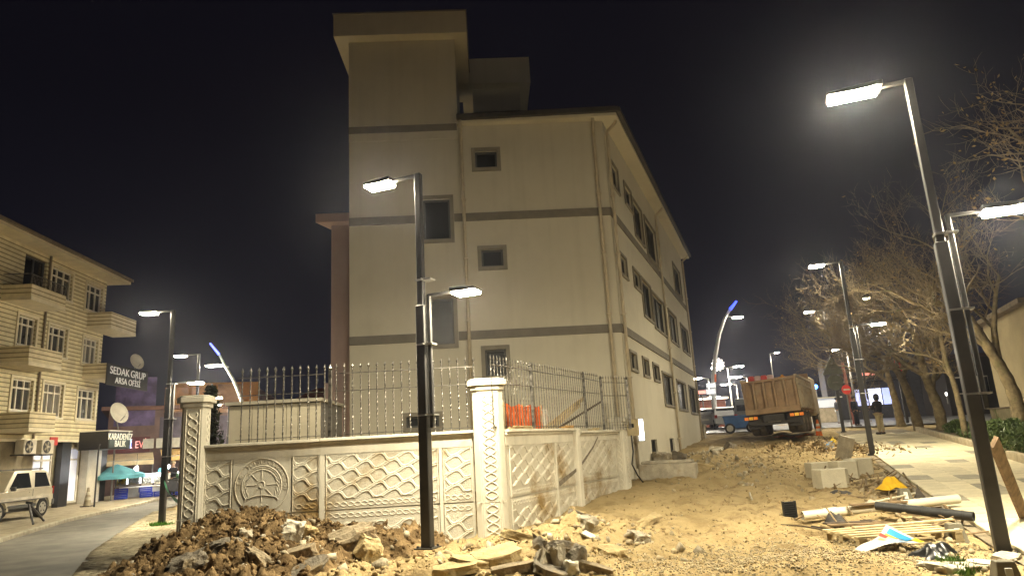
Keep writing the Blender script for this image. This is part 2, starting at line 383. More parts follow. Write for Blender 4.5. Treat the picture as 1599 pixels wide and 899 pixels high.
tag(scatter("rubble_crumbs", np.column_stack([p, ground_f(p[:, 0], p[:, 1])+sz*.3]), sz, mat("crumb", (.33, .27, .17), .9, .4, 3), jit=.4, seed=13), "scattered crumbs of broken concrete and soil on the yard", "rubble", kind="stuff")

# asphalt street on the left
m_asph = mat("asphalt", (.15, .14, .12), .75, .2, 1.3, bump=.25, bscale=60, c2=(.2, .185, .155), spec=.35, stain=(.10, .095, .085), sscale=.5, sth=.56)
mb = MB(); yy = np.arange(2, 60, 1.0)
V = []
for y in yy: V += [(float(rl(y)), y, float(base_z(rl(y), y))+.012), (float(rr(y)), y, float(base_z(rr(y), y))+.012)]
mb.add(V, [(2*i, 2*i+1, 2*i+3, 2*i+2) for i in range(len(yy)-1)])
tag(mb.build("asphalt_street", m_asph), kind="structure")
# pavement in front of the shops, kerb stones as parts
mb = MB(); yy = np.arange(6, 50, 1.0); V = []
for y in yy: V += [(float(rl(y))-.02, y, float(base_z(rl(y), y))+.10), (-24.0, y, float(base_z(-20, y))+.13)]
mb.add(V, [(2*i, 2*i+1, 2*i+3, 2*i+2) for i in range(len(yy)-1)])
m_pave = mat("old_paving", (.34, .29, .2), .85, .25, 2.5, bump=.6, bscale=14, stain=(.2, .17, .12), sscale=1.1, sth=.55)
pvl = mb.build("shop_pavement", m_pave); tag(pvl, kind="structure")
kb = MB().box((0, 0, 0), (.16, .97, .2), ch=.02).mesh("kerb_stone"); kb.materials.append(mat("kerb", (.4, .36, .27), .85, .2, 5, bump=.3, rnd=.2))
y = 14.0
while y < 42:
    x0, x1 = float(rl(y)), float(rl(y+1)); a = math.atan2(x1-x0, 1.0)
    inst(kb, "kerb_stone", pvl, ((x0+x1)/2+.06, y+.5*math.cos(a), float(base_z(x0, y))+.025), -a); y += math.cos(a)*1.0
# small pavers between the street and the corner plot
m_pav2 = mat("small_paver", (.50, .43, .29), .85, .3, 1.6, bump=.3, bscale=30, stain=(.3, .24, .14), sscale=.9, sth=.53)
g = np.random.default_rng(3); VV = []; FF = []; o = 0
for iy in range(int((27-6)/.105)):
    y = 6+iy*.105
    xr = float(rr(y))+.03; xe = min(-5.4, xr+3.2+max(0, (10-y))*.3) if y < 12.6 else xr+2.3
    x = xr+(iy % 2)*.1
    while x < xe:
        zt = float(base_z(x, y))+.03+g.uniform(-.006, .006); w2, d2 = .095, .048; t1 = g.uniform(-.006, .006)
        if g.random() < .97:
            VV += [(x-w2, y-d2, zt+t1), (x+w2, y-d2, zt-t1), (x+w2, y+d2, zt-t1), (x-w2, y+d2, zt+t1), (x-w2-.004, y-d2-.004, zt-.05), (x+w2+.004, y-d2-.004, zt-.05), (x+w2+.004, y+d2+.004, zt-.05), (x-w2-.004, y+d2+.004, zt-.05)]
            FF += [(o, o+1, o+2, o+3), (o+4, o+5, o+1, o), (o+5, o+6, o+2, o+1), (o+7, o+4, o, o+3)]; o += 8
        x += .2
me = np_mesh("street_pavers", np.array(VV), np.array(FF)); me.materials.append(m_pav2)
ob = bpy.data.objects.new("street_pavers", me); col.objects.link(ob); tag(ob, "small worn pavers beside the asphalt street", "pavers", kind="stuff")
# ---- paved walk on the right: bed, slabs, planter kerbs
mb = MB(); V = []
S = np.arange(-6, 31, 1.0)
for s in S:
    a = pav_pt(.0, s, .0); b = pav_pt(3.12, s, .0); V += [a, b]
mb.add(V, [(2*i, 2*i+1, 2*i+3, 2*i+2) for i in range(len(S)-1)])
walk = mb.build("paved_walk", mat("walk_bed", (.22, .18, .12), .9, .2, 4)); tag(walk, kind="structure")
m_sl = mat("slab", (.62, .545, .37), .8, .12, 3, bump=.25, bscale=45, rnd=.12, stain=(.50, .43, .29), sscale=1.2, sth=.56)
m_sg = mat("grey_slab", (.30, .27, .2), .8, .15, 3, bump=.25, bscale=45, rnd=.12)
SW, SLn = .485, .8
sm = MB().box((0, 0, 0), (SW, SLn-.012, .05), ch=.006).mesh("slab"); sm.materials.append(m_sl)
sg = sm.copy(); sg.materials.clear(); sg.materials.append(m_sg)
rnd = random.Random(8)
for r in range(36):
    for c in range(6):
        s = -3.0+r*SLn+(.4 if c % 2 else 0); d = .15+c*.495+.25
        if r < 2 and c < 2: continue
        q = pav_pt(d, s, .035+rnd.uniform(-.003, .003)); q2 = pav_pt(d, s+.5)
        inst(sg if rnd.random() < .11 else sm, "slab", walk, q, -R(PAZ), rx=math.atan2(q2.z-q.z+.035, .5)+rnd.uniform(-.004, .004), ry=rnd.uniform(-.006, .006))
m_kc = mat("planter_kerb", (.45, .38, .26), .85, .2, 3, bump=.4, bscale=25, rnd=.12, stain=(.28, .22, .13), sscale=1.5, sth=.55)
km = MB().box((0, 0, 0), (.15, .985, .34), ch=.015).mesh("kerb"); km.materials.append(m_kc)
planter = thing("planter", "long raised earth bed edged with concrete kerbs beside the paved walk", "planter", pav_pt(3.2, 2))
planter2 = thing("planter", "short raised earth bed with kerbs around the far tree trunks", "planter", pav_pt(3.2, 17))
def kerb_run(par, a, b):
    d = (b-a); n = max(1, round(d.length)); an = math.atan2(d.y, d.x)-math.pi/2
    for i in range(n):
        q = a+d*((i+.5)/n); o = inst(km, "kerb", par, q-par.location, an, rx=math.atan2(d.z, Vector((d.x, d.y)).length)); o.scale = (1, d.length/n, 1)
D1 = 3.2
kerb_run(planter, pav_pt(D1, -3, .09), pav_pt(D1, 12.2, .09)); kerb_run(planter, pav_pt(D1+.08, 12.2, .09), pav_pt(D1+2.6, 12.2, .09))
kerb_run(planter2, pav_pt(D1, 15.6, .09), pav_pt(D1, 26, .09)); kerb_run(planter2, pav_pt(D1+.08, 15.6, .09), pav_pt(D1+3.2, 15.6, .09))
m_bed = mat("bed_soil", (.13, .095, .055), .95, .35, 4, bump=.9, bscale=15, c2=(.22, .165, .09))
for pl, s0, s1 in ((planter, -3, 12.1), (planter2, 15.7, 26)):
    mb = MB(); V = []; n = 60
    for i in range(n+1):
        for j in range(9):
            q = pav_pt(3.27+j*.42, s0+(s1-s0)*i/n, 0); q.z += .16+.10*float(fbm(q.x*2, q.y*2, 77, 3)); V.append(q-pl.location)
    mb.add(V, [(i*9+j, i*9+j+1, i*9+j+10, i*9+j+9) for i in range(n) for j in range(8)])
    mb.build("soil", m_bed, pl, smooth=True)
# far cross street beyond the lorry
mb = MB(); V = []
for i in range(21):
    x = -2+i*4.2
    for y in (41.5, 47, 54, 62): V.append((x, y-.28*(x-14), float(base_z(x, y-.28*(x-14)))+.05))
mb.add(V, [(i*4+j, i*4+4+j, i*4+5+j, i*4+1+j) for i in range(20) for j in range(3)])
tag(mb.build("cross_street", mat("far_asphalt", (.16, .16, .165), .5, .15, .6, spec=.5)), kind="structure")
# ================================================================== MAIN BUILDING
k96 = .96
BC = gy(982, 650, 19.2); BC = Vector((BC.x, BC.y, 0))
UF = azv(-92.5); NF = Vector((math.sin(R(177.5)), math.cos(R(177.5)), 0))      # front: leftwards along UF, facing the camera
US = azv(20.3); NS = Vector((math.cos(R(20.3)), -math.sin(R(20.3)), 0))          # side: away along US
def fr(px, py):
    q = onplane(px, py, BC, -92.5); return ((q-BC).dot(UF), q.z)
def sd(px, py):
    q = onplane(px, py, BC, 20.3); return ((q-BC).dot(US), q.z)
m_pl = mat("plaster", (.62, .575, .465), .9, .06, .5, bump=.12, bscale=70, stain=(.57, .525, .42), sscale=.5, sth=.52, streak=.06)
m_band = mat("grey_band", (.20, .18, .15), .85, .1, 3)
m_trim = mat("window_surround", (.26, .235, .19), .8, .1, 3)
m_pane = mat("dark_pane", (.016, .017, .019), .32, .3, 1.2, spec=.25)
m_wf = mat("grey_window_frame", (.08, .08, .078), .5, .1, 4)
m_pipe = mat("downpipe_paint", (.52, .45, .33), .5, .1, 5)
m_roof = mat("dark_eave", (.055, .05, .047), .7, .2, 4)
LF = fr(546, 600)[0]; LT = fr(723, 400)[0]; LSd = 18.2
ZE = 11.08; ZT = 14.0; Z0 = -.2
B = thing("public_building", "large new cream plastered building with dark bands and a roof tower behind the carved wall", "building", BC)
def wins(fn, rects, cap=None):
    out = []
    for x0, y0, x1, y1, ye in rects:
        a = fn(x0, (y0+y1)/2)[0]; b = fn(x1, (y0+y1)/2)[0]
        zt = fn(x0, y0)[1]; zb = fn(x0, y1)[1]
        out.append((min(a, b), max(a, b), zb, zt))
    return out
fw = wins(fr, [(742, 237, 776, 263, 0), (661, 312, 703, 375, 0), (752, 390, 786, 417, 0), (668, 467, 709, 539, 0), (758, 546, 791, 588, 0), (634, 651, 686, 668, 0)])
sw = []
def srow(zs, items):
    for px, wd, tall in items:
        u = sd(px, 560)[0] if False else px
        sw.append((u, u+wd, zs[1] if tall else zs[2], zs[0]))
for x0, y0, x1, yb in [(954, 254, 963, 285), (975, 288, 984, 314), (989, 314, 1001, 362), (1008, 343, 1022, 392), (1052, 414, 1061, 450),
                       (968, 397, 977, 424), (989, 421, 998, 444), (1003, 437, 1016, 489), (1020, 459, 1036, 508), (1045, 486, 1056, 528), (1064, 508, 1074, 544),
                       (984, 550, 993, 574), (1004, 560, 1012, 584), (1020, 569, 1028, 591), (1036, 583, 1050, 630), (1058, 595, 1071, 637), (1077, 604, 1087, 643)]:
    ym = (y0+yb)/2; a = sd(x0, ym)[0]; b = sd(x1, ym)[0]; sw.append((a, b, sd(x0, yb)[1], sd(x0, y0)[1]))
for x0, x1, y0, y1 in ((1018, 1027, 686, 713), (1047, 1054, 684, 706)):
    a = sd(x0, 700)[0]; b = sd(x1, 700)[0]; sw.append((a, b, sd(x0, y1)[1], sd(x0, y0)[1]))
sw = [q for q in sw if q[1] < LSd-.1]
inner = 10.0
mb = holed_wall((0, 0, 0), UF, NF, LF, Z0, ZE, fw, .16)
holed_wall((0, 0, 0), US, NS, LSd, Z0, ZE, sw, .16, mb)
A = UF*LF; Cn = US*LSd; Dn = A+US*LSd
def quad(mb, a, b, z0, z1): mb.add([(a.x, a.y, z0), (b.x, b.y, z0), (b.x, b.y, z1), (a.x, a.y, z1)], [(0, 1, 2, 3)])
quad(mb, A, Dn, Z0, ZE); quad(mb, Dn, Cn, Z0, ZE)
mb.build("wall", m_pl, B)
# tower over the stairs
T0 = UF*LT; T1 = UF*LF; TB = NF*-3.6
mb = MB(); mb.prism([(q.x, q.y) for q in (T0-NF*-.03, T1-NF*-.03, T1+TB, T0+TB)], ZE-.4, ZT); mb.build("tower_wall", m_pl, B)
ov = .39
def offs(pts, o):   # expand polygon along its own axes
    out = []
    c = sum((Vector(p) for p in pts), Vector((0, 0, 0)))/len(pts)
    for p in pts:
        d = Vector(p)-c; s1 = 1 if d.dot(UF) > 0 else -1; s2 = 1 if d.dot(NF) < 0 else -1
        n = -NF; q = Vector(p)+UF*(o*s1)+n*(o*s2); out.append((q.x, q.y))
    return out
mb = MB(); mb.prism(offs([T0, T1, T1+TB, T0+TB], ov), ZT, ZT+.74); tr = mb.build("tower_roof", m_pl, B)
mb = MB(); mb.prism(offs([T0, T1, T1+TB, T0+TB], ov+.03), ZT+.743, ZT+.775); mb.build("flashing", m_band, tr)
# lift box farther back on the roof
q0 = onplane(738, 150, BC+NF*-3.6, -92.5)-BC; q1 = onplane(812, 150, BC+NF*-3.6, -92.5)-BC
q0.z = q1.z = 0; back = NF*-2.6
mb = MB(); mb.prism([(q.x, q.y) for q in (q1, q0, q0+back, q1+back)], ZE, 14.3); mb.build("lift_box", m_pl, B)
mb = MB(); mb.prism(offs([q1, q0, q0+back, q1+back], .38), 14.3, 15.3); mb.build("lift_box_roof", m_pl, B)
# eaves
ep = [(NF*.2+NS*.4), (UF*(LT+.02)+NF*.2), (UF*(LT+.02)), A+US*.1, Dn+US*.5, Cn+US*.5+NS*.4]
mb = MB(); mb.prism([(q.x, q.y) for q in ep], ZE, ZE+.1); mb.build("eave_soffit", m_pl, B)
mb = MB(); mb.prism([(q.x, q.y) for q in ep], ZE+.103, ZE+.3, [((q*.985).x, (q*.985).y) for q in ep]); mb.build("roof", m_roof, B)
mb = MB(); g0 = ep[1]+NF*.06+Vector((0, 0, ZE+.15)); g1 = ep[0]+NF*.06+NS*.06+Vector((0, 0, ZE+.15)); g2 = ep[5]+NS*.06+Vector((0, 0, ZE+.15))
mb.bar(g0, g1, .13, .14); mb.bar(g1, g2, .13, .14); mb.build("gutter", m_roof, B)
mb = MB(); rc = (Dn)*.5; mb.prism([(q.x, q.y) for q in ep], ZE+.305, ZE+1.6, [((rc+(q-rc)*.35).x, (rc+(q-rc)*.35).y) for q in ep])
mb.build("roof_pitch", mat("roof_tile", (.09, .05, .04), .8, .2, 6), B)
# bands
def band(z0, z1, a0, a1, s0, s1):
    mb = MB(); t = .045
    us = [a0]+sorted([x for h in fw if h[2] < z1 and h[3] > z0 for x in (h[0]-.12, h[1]+.12)])+[a1]
    for i in range(0, len(us)-1, 2):
        a = UF*us[i]; b = UF*us[i+1]; mb.prism([(q.x, q.y) for q in (a+NF*t, b+NF*t, b-NF*.02, a-NF*.02)], z0, z1)
    if s1: mb.prism([(q.x, q.y) for q in (US*s0+NS*t-US*.04, US*s1+NS*t, US*s1-NS*.02, US*s0-NS*.02)], z0+.002, z1+.002)
    mb.build("band", m_band, B)
z2 = fr(975, 518)[1]; z1b = fr(955, 336)[1]
band(z2, z2+.24, 0, LF, 0, LSd); band(z1b, z1b+.24, 0, LF, 0, LSd); zt = fr(640, 207)[1]; band(zt, zt+.22, LT+.03, LF, 0, 0)
# windows
def window(par, h, p0, u, n, fm, pm, depth=.12, sur=None, st=.11, cols=2, rows=(), sill=None, fwid=.055, name="window"):
    a, b, c, d = h
    W = thing_part(name, par)
    P = lambda s, z, o=0: Vector(p0)+Vector(u)*s+Vector(n)*o+Vector((0, 0, z))
    mb = MB()
    for (s0, s1, zz0, zz1) in [(a, b, c, c+fwid), (a, b, d-fwid, d)]:
        mb.bar(P(s0, (zz0+zz1)/2, -depth+.03), P(s1, (zz0+zz1)/2, -depth+.03), .06, fwid)
    for s in [a+fwid/2, b-fwid/2]+[a+(b-a)*i/cols for i in range(1, cols)]:
        mb.bar(P(s, c+fwid, -depth+.03), P(s, d-fwid, -depth+.03), fwid, .055, upv=n)
    for f in rows:
        z = c+(d-c)*f; mb.bar(P(a+fwid, z, -depth+.034), P(b-fwid, z, -depth+.034), .05, fwid)
    fo = mb.build("frame", fm, W)
    mb = MB(); mb.bar(P(a, (c+d)/2, -depth-.01), P(b, (c+d)/2, -depth-.01), .02, d-c); mb.build("pane", pm, W)
    if sur:
        mb = MB(); t = st
        mb.bar(P(a-t, d+t/2, .02), P(b+t, d+t/2, .02), .05, t); mb.bar(P(a-t, c-t/2, .025), P(b+t, c-t/2, .025), .07, t)
        mb.bar(P(a-t/2, c, .02), P(a-t/2, d, .02), t, .05, upv=n); mb.bar(P(b+t/2, c, .02), P(b+t/2, d, .02), t, .05, upv=n)
        mb.build("surround", sur, W)
    if sill:
        mb = MB(); mb.bar(P(a-.08, c-.03, .03), P(b+.08, c-.03, .03), .14, .05); mb.build("sill", sill, W)
    return W
def thing_part(name, par):
    o = bpy.data.objects.new(name, None); col.objects.link(o); o.parent = par; o.empty_display_size = .1; return o
for i, h in enumerate(fw): window(B, h, (0, 0, 0), UF, NF, m_wf, m_pane, sur=m_trim, cols=1 if i in (1, 3) else 1)
for i, h in enumerate(sw): window(B, h, (0, 0, 0), US, NS, m_wf, m_pane, sur=m_trim if i < 17 else None, st=.08, cols=1 if h[3]-h[2] < 1.2 else 2)
# downpipes
def dpipe(path, r=.05):
    mb = MB(); mb.tube(path, r, 8); o = mb.build("downpipe", m_pipe, B, smooth=True)
    for z in np.arange(1.5, ZE-1, 1.8):
        q = path[-2]; MB().box((q[0], q[1], z), (.135, .135, .04)).build("bracket", m_pipe, o)
for u in (LT-.08, fr(938, 350)[0]):
    b = UF*u+NF*.09; dpipe([b+NF*.12+Vector((0, 0, ZE+.1)), b+NF*.1+Vector((0, 0, ZE-.1)), b+Vector((0, 0, ZE-.55)), b+Vector((0, 0, ZE-.8)), b+Vector((0, 0, 1.2))])
for u in (.18, 9.2, LSd-.25):
    b = US*u+NS*.09; dpipe([b+NS*.3+Vector((0, 0, ZE+.1)), b+NS*.28+Vector((0, 0, ZE-.06)), b+Vector((0, 0, ZE-.3)), b+Vector((0, 0, ZE-.6)), b+Vector((0, 0, .8))])
# pinkish lower wing showing left of the tower
m_pk = mat("pink_plaster", (.47, .36, .36), .9, .07, .8, bump=.12, bscale=60)
w0 = onplane(517, 500, BC+US*2.2, -92.5)-BC; w0.z = 0; w1 = UF*LF+US*2.2-UF*.3; wz = onplane(517, 352, BC+US*2.2, -92.5).z
mb = MB(); mb.prism([(q.x, q.y) for q in (w1, w0, w0+US*6, w1+US*6)], Z0, wz); mb.build("wing_wall", m_pk, B)
mb = MB(); ea = [w1, w0+UF*.42, w0+UF*.42+US*6, w1+US*6]; mb.prism([(q.x-NF.x*-.35, q.y+NF.y*.35) if i < 2 else (q.x, q.y) for i, q in enumerate(ea)], wz, wz+.28); mb.build("wing_eave", m_pk, B)
mb = MB(); mb.prism([((w1+NF*.12).x, (w1+NF*.12).y), ((w0+NF*.12+UF*.14).x, (w0+NF*.12+UF*.14).y), ((w0+US*5+UF*.14).x, (w0+US*5+UF*.14).y), ((w1+US*5).x, (w1+US*5).y)], Z0, onplane(515, 598, BC+US*2.2, -92.5).z); mb.build("wing_plinth", m_pk, B)

# ================================================================== CARVED PRECAST WALL
m_wall = mat("precast", (.66, .62, .52), .85, .08, 2.0, bump=.25, bscale=60, stain=(.34, .235, .10), sscale=.8, sth=.525)
m_wallb = mat("precast_plain", (.66, .62, .52), .85, .08, 2.0, bump=.2, bscale=60, stain=(.46, .39, .26), sscale=1.1, sth=.58, streak=.22)
m_field = mat("stipple_field", (.62, .58, .48), .9, .12, 60, bump=.7, bscale=110, stain=(.30, .205, .085), sscale=.8, sth=.525)
WC = Vector((-.32, 12.5, 0)); WAZ = -93.0; UW = azv(WAZ); NW = Vector((math.sin(R(WAZ-90)), math.cos(R(WAZ-90)), 0))
ZC = 1.93; ZJ = .70
if NW.y > 0: NW = -NW
def wl(px, py):
    q = onplane(px, py, WC, WAZ); return ((q-WC).dot(UW), q.z)
def ribbon(mb, pts, wd, ht, P):
    """half-round moulding along pts (u,z) lying on the panel; P(u,z,o)->point"""
    prof = [(-.5, 0), (-.42, .75), (0, 1), (.42, .75), (.5, 0)]; n = len(prof); vs = []
    for i, (u, z) in enumerate(pts):
        a = pts[max(i-1, 0)]; b = pts[min(i+1, len(pts)-1)]; dx, dz = b[0]-a[0], b[1]-a[1]; l = math.hypot(dx, dz) or 1
        nx, nz = -dz/l, dx/l
        for s, h in prof: vs.append(P(u+nx*s*wd, z+nz*s*wd, h*ht))
    mb.add(vs, [(i*n+j, i*n+j+1, i*n+n+j+1, i*n+n+j) for i in range(len(pts)-1) for j in range(n-1)])
def lattice(mb, u0, u1, z0, z1, P, L=.49, rows=3, wd=.027, ht=.015, ph0=0, mir=1):
    """interlaced wave ribbons, leaf shapes between them"""
    s = (z1-z0)/max(1, round((z1-z0)/.235)); rows = int((z1-z0)/s)+1
    def clip(path):
        seg = []
        for u, z in path:
            if u0 <= u <= u1 and z0 <= z <= z1: seg.append((u, z))
            else:
                if len(seg) > 1: ribbon(mb, seg, wd, ht, P)
                seg = []
        if len(seg) > 1: ribbon(mb, seg, wd, ht, P)
    for off, ww in ((-.0165, wd), (.0165, wd)):
        for r in range(-1, rows*2+3):
            path = []
            n = int((u1-u0+.8)/L*34)
            for i in range(n):
                t = -.3+i*L/34; th = 2*math.pi*t/L+math.pi*r+ph0
                zz = z0+(r-.5)*s*.5+math.sin(th)*s*.275+off
                uu = u0+t+mir*.034*math.sin(th)
                path.append((uu, zz))
            clip(path)
def braid(mb, u0, u1, z0, z1, P, horiz=True, L=.12, wd=.018, ht=.01, strands=2):
    n = int((u1-u0 if horiz else z1-z0)/L*10)
    for k in range(strands):
        pts = []
        for i in range(n+1):
            if horiz:
                u = u0+(u1-u0)*i/n; pts.append((u, (z0+z1)/2+math.sin(2*math.pi*(u-u0)/L/2+math.pi*k)*(z1-z0)*.38))
            else:
                z = z0+(z1-z0)*i/n; pts.append(((u0+u1)/2+math.sin(2*math.pi*(z-z0)/L/2+2*math.pi*k/strands)*(u1-u0)*.38, z))
        ribbon(mb, pts, wd, ht, P)
def carved_wall(name, label, O, U, N, panels, ribs, L0, L1, zc, zj, zb, copings, rows=3):
    T = thing(name, label, "wall", O)
    P = lambda u, z, o=0: tuple(U*u+N*o+Vector((0, 0, z)))
    def slab(nm, u0, u1, z0, z1, o0, o1, m, par=T):
        mb = MB(); a = U*u0; b = U*u1
        mb.prism([(q.x, q.y) for q in (a+N*o1, b+N*o1, b+N*o0, a+N*o0)], z0, z1); return mb.build(nm, m, par)
    slab("backing", L0, L1, zb, zc-.1, -.12, -.03, m_wallb)
    slab("frieze", L0+.01, L1-.01, zc-.28, zc-.102, -.028, .004, m_wallb)
    for (u0, u1, kind) in panels:
        for course, (a, b) in enumerate(((zj+.012, zc-.283), (zb+.01, zj-.012))):
            if kind == 'E' and course == 0:
                p = slab("emblem_panel", u0+.006, u1-.006, a, b, -.028, .0, m_wallb); emblem(p, (u0+u1)/2, (a+b)/2+.0, min(u1-u0, b-a)*.49, P); continue
            p = slab("panel", u0+.006, u1-.006, a, b, -.028, -.004, m_field)
            if kind == 'E': continue
            za, zb2 = (a+.17, b-.02) if course == 0 else (a+.02, b-.19)
            zz0 = zb2-.92 if course else za
            mb = MB(); lattice(mb, u0+.02, u1-.02, za if course == 0 else max(za, zz0), zb2, lambda u, z, o: P(u, z, o-.004), ph0=.9, mir=-1 if U.x < -.5 else 1)
            for uu in (u0+.014, u1-.014): ribbon(mb, [(uu, a+.005), (uu, b-.005)], .026, .014, lambda u, z, o: P(u, z, o-.004))
            mb.build("wave_relief", m_wall, p, smooth=True)
            mb = MB(); bz = (a+.03, a+.13) if course == 0 else (b-.13, b-.03)
            braid(mb, u0+.04, u1-.04, bz[0], bz[1], lambda u, z, o: P(u, z, o-.004), strands=2)
            mb.build("braid_relief", m_wall, p, smooth=True)
    for u0, u1 in ribs: slab("rib", u0, u1, zb, zc-.285, -.03, .022, m_wallb)
    for u0, u1, dz in copings:
        mb = MB(); a = U*u0; b = U*u1
        for z0, z1, o in ((zc-.1+dz, zc-.055+dz, .05), (zc-.052+dz, zc+dz, .1)):
            mb.prism([(q.x, q.y) for q in (a+N*o, b+N*o, b-N*(.15+o), a-N*(.15+o))], z0, z1)
        mb.build("coping", m_wallb, T, bev=.008)
    return T, P
def emblem(par, uc, zc, rad, P):
    mb = MB()
    circ = lambda r, a0=0, a1=360, n=60: [(uc-r*math.cos(R(a0+(a1-a0)*i/n)), zc+r*math.sin(R(a0+(a1-a0)*i/n))) for i in range(n+1)]
    ribbon(mb, circ(rad), .022, .014, P); ribbon(mb, circ(rad*.74, -38, 218), .02, .013, P); ribbon(mb, circ(rad*.68, -38, 218), .012, .009, P)
    q = [(uc-rad*.62+rad*1.24*i/20, zc-rad*.46+rad*.12*math.sin(math.pi*i/20)-(.03 if i in (0, 20) else 0)) for i in range(21)]
    ribbon(mb, q, .02, .014, P); 
    for k in range(8):
        a = math.pi*k/4; r0, r1 = (.2, .6)
        ribbon(mb, [(uc+rad*r0*math.cos(a), zc+.02+rad*r0*math.sin(a)), (uc+rad*r1*math.cos(a), zc+.02+rad*r1*math.sin(a))], .012 if k % 2 else .018, .01, P)
    ribbon(mb, [(uc+rad*.13*math.cos(a*.35)*(1-a*.02), zc+.02+rad*.13*math.sin(a*.35)) for a in range(0, 18)], .02, .012, P)
    for sgn in (-1, 1):                                   # wreath leaves
        for k in range(9):
            a = R(-30+k*16); c = (uc+sgn*rad*.59*math.cos(a), zc+rad*.59*math.sin(a)); d = (-math.sin(a)*sgn*.045+sgn*math.cos(a)*-.02, math.cos(a)*.045)
            ribbon(mb, [(c[0]-d[0], c[1]-d[1]), c, (c[0]+d[0], c[1]+d[1])], .018, .01, P)
    for k in range(3): ribbon(mb, [(uc+(k-1)*.09+.02*math.cos(t*.7), zc-rad*.76+.03*math.sin(t*.7)) for t in range(8)], .014, .01, P)
    mb.build("emblem_relief", m_wallb, par, smooth=True)
    # raised capitals around the ring: vertical strokes too worn to read in full
    for s, a0, sgn in (("T.C. İÇİŞLERİ", 172, 1), ("BAKANLIĞI", 62, 1)):
        for i, ch in enumerate(s):
            if ch == ' ': continue
            a = R(a0-i*(9 if sgn == 1 else 6.0)); r = rad*.87; u = uc-r*math.cos(a)*1; z = zc+r*math.sin(a)
            # u grows to the left in the picture, so mirror
            u = uc-(r*math.cos(a)); q = P(u, z, .002)
            ux = -UW; n = NW; rot = a-math.pi/2
            t = text("letter", ch, .085, m_wallb, par, face_m(P(uc+(-(r*math.cos(a))), z, .003), (-UW)*math.cos(rot)+Vector((0, 0, 1))*math.sin(rot), NW), .006)
uP = lambda px: wl(px, 740)[0]
WL = uP(302)
pn = [(uP(738), uP(692), 'W'), (uP(685), uP(508), 'W'), (uP(498), uP(456), 'W'), (uP(455), uP(363), 'E'), (uP(362), uP(320), 'W')]
rb = [(uP(691), uP(686), ), (uP(507), uP(499))]
fwall, PWf = carved_wall("boundary_wall", "carved cream concrete wall with round emblem facing the soil heap", WC, UW, NW, pn, rb, uP(740), uP(316), ZC, ZJ, -.35, [(uP(742), uP(500)-.003, 0), (uP(500)+.003, uP(316), -.005)])
def pillar(par, c, wd, zt, ch, label=None, front=True, zb=-.4):
    T = MB(); h = wd/2; k = ch
    poly = [(-h+k, -h), (h-k, -h), (h, -h+k), (h, h-k), (h-k, h), (-h+k, h), (-h, h-k), (-h, -h+k)]
    T.prism(poly, zb, zt)
    o = T.build("pillar", m_wallb, par, c, 0); 
    if label: o["label"] = label
    cp = MB()
    for z0, z1, e in ((zt-.02, zt+.06, .035), (zt+.062, zt+.16, .085), (zt+.163, zt+.19, .05)):
        kk = k+e*.5; hh = h+e; cp.prism([(-hh+kk, -hh), (hh-kk, -hh), (hh, -hh+kk), (hh, hh-kk), (hh-kk, hh), (-hh+kk, hh), (-hh, hh-kk), (-hh, -hh+kk)], z0, z1)
    cp.build("cap", m_wallb, o, bev=.012)
    mb = MB()
    braid(mb, -h*.5, h*.5, .05 if zb < 0 else zb+.3, ZJ-.03, lambda u, z, o_: (u, -h-o_*1.0, z), horiz=False, L=.15, wd=.026, ht=.016)
    braid(mb, -h*.5, h*.5, ZJ+.03, zt-.12, lambda u, z, o_: (u, -h-o_, z), horiz=False, L=.15, wd=.026, ht=.016)
    for s in (-1, 1):
        ribbon(mb, [(s*h*.56, zb+.1), (s*h*.56, zt-.05)], .02, .014, lambda u, z, o_: (u, -h-o_, z))
    braid(mb, -h*.45, h*.45, .3, zt-.12, lambda u, z, o_: (h+o_, u, z), horiz=False, L=.12, wd=.022, ht=.014)
    mb.build("braid_relief", m_wall, o, smooth=True)
    mb = MB(); mb.box((0, -h-.0, ZJ), (wd*.94, .012, .02)); mb.build("joint", m_field, o)
    return o
pc = onplane(764, 700, WC, WAZ)-WC; pc.z = 0
p1_ = pillar(fwall, pc+Vector((0, .06, 0)), .54, 2.63, .09, "thick corner pillar, brightly lit"); p1_.rotation_euler[2] = R(4)
pl_ = UW*uP(301); pillar(fwall, pl_+Vector((0, .04, 0)), .40, 2.60, .05, zb=-.6).rotation_euler[2] = R(9)
# side wall running back to the building
SC = Vector((-.18, 12.62, 0)); SAZ = 27.0; US2 = azv(SAZ); NS2 = Vector((math.cos(R(SAZ)), -math.sin(R(SAZ)), 0))
def sl(px, py): return (onplane(px, py, SC, SAZ)-SC).dot(US2)
us = lambda px: sl(px, 720)
swl, PWs = carved_wall("boundary_wall", "carved concrete side wall with long diagonal crack running back to the building", SC, US2, NS2, [(us(796), us(866), 'W'), (us(869), us(897), 'W'), (us(904), us(962), 'W')], [(us(866)+.01, us(869)-.01), (us(897)+.01, us(904)-.01)], us(790), us(968), ZC-.02, ZJ+.02, -.4, [(us(790), us(896), 0), (us(906), us(966), -.06)])
pe = pillar(swl, US2*us(970), .36, 1.98, .04, zb=-.2); pe.rotation_euler[2] = R(-SAZ)
o = MB().box((0, 0, .9), (.2, .2, 2.02), ch=.02).build("post", m_wallb, swl, US2*us(900)); o.rotation_euler[2] = R(-SAZ)
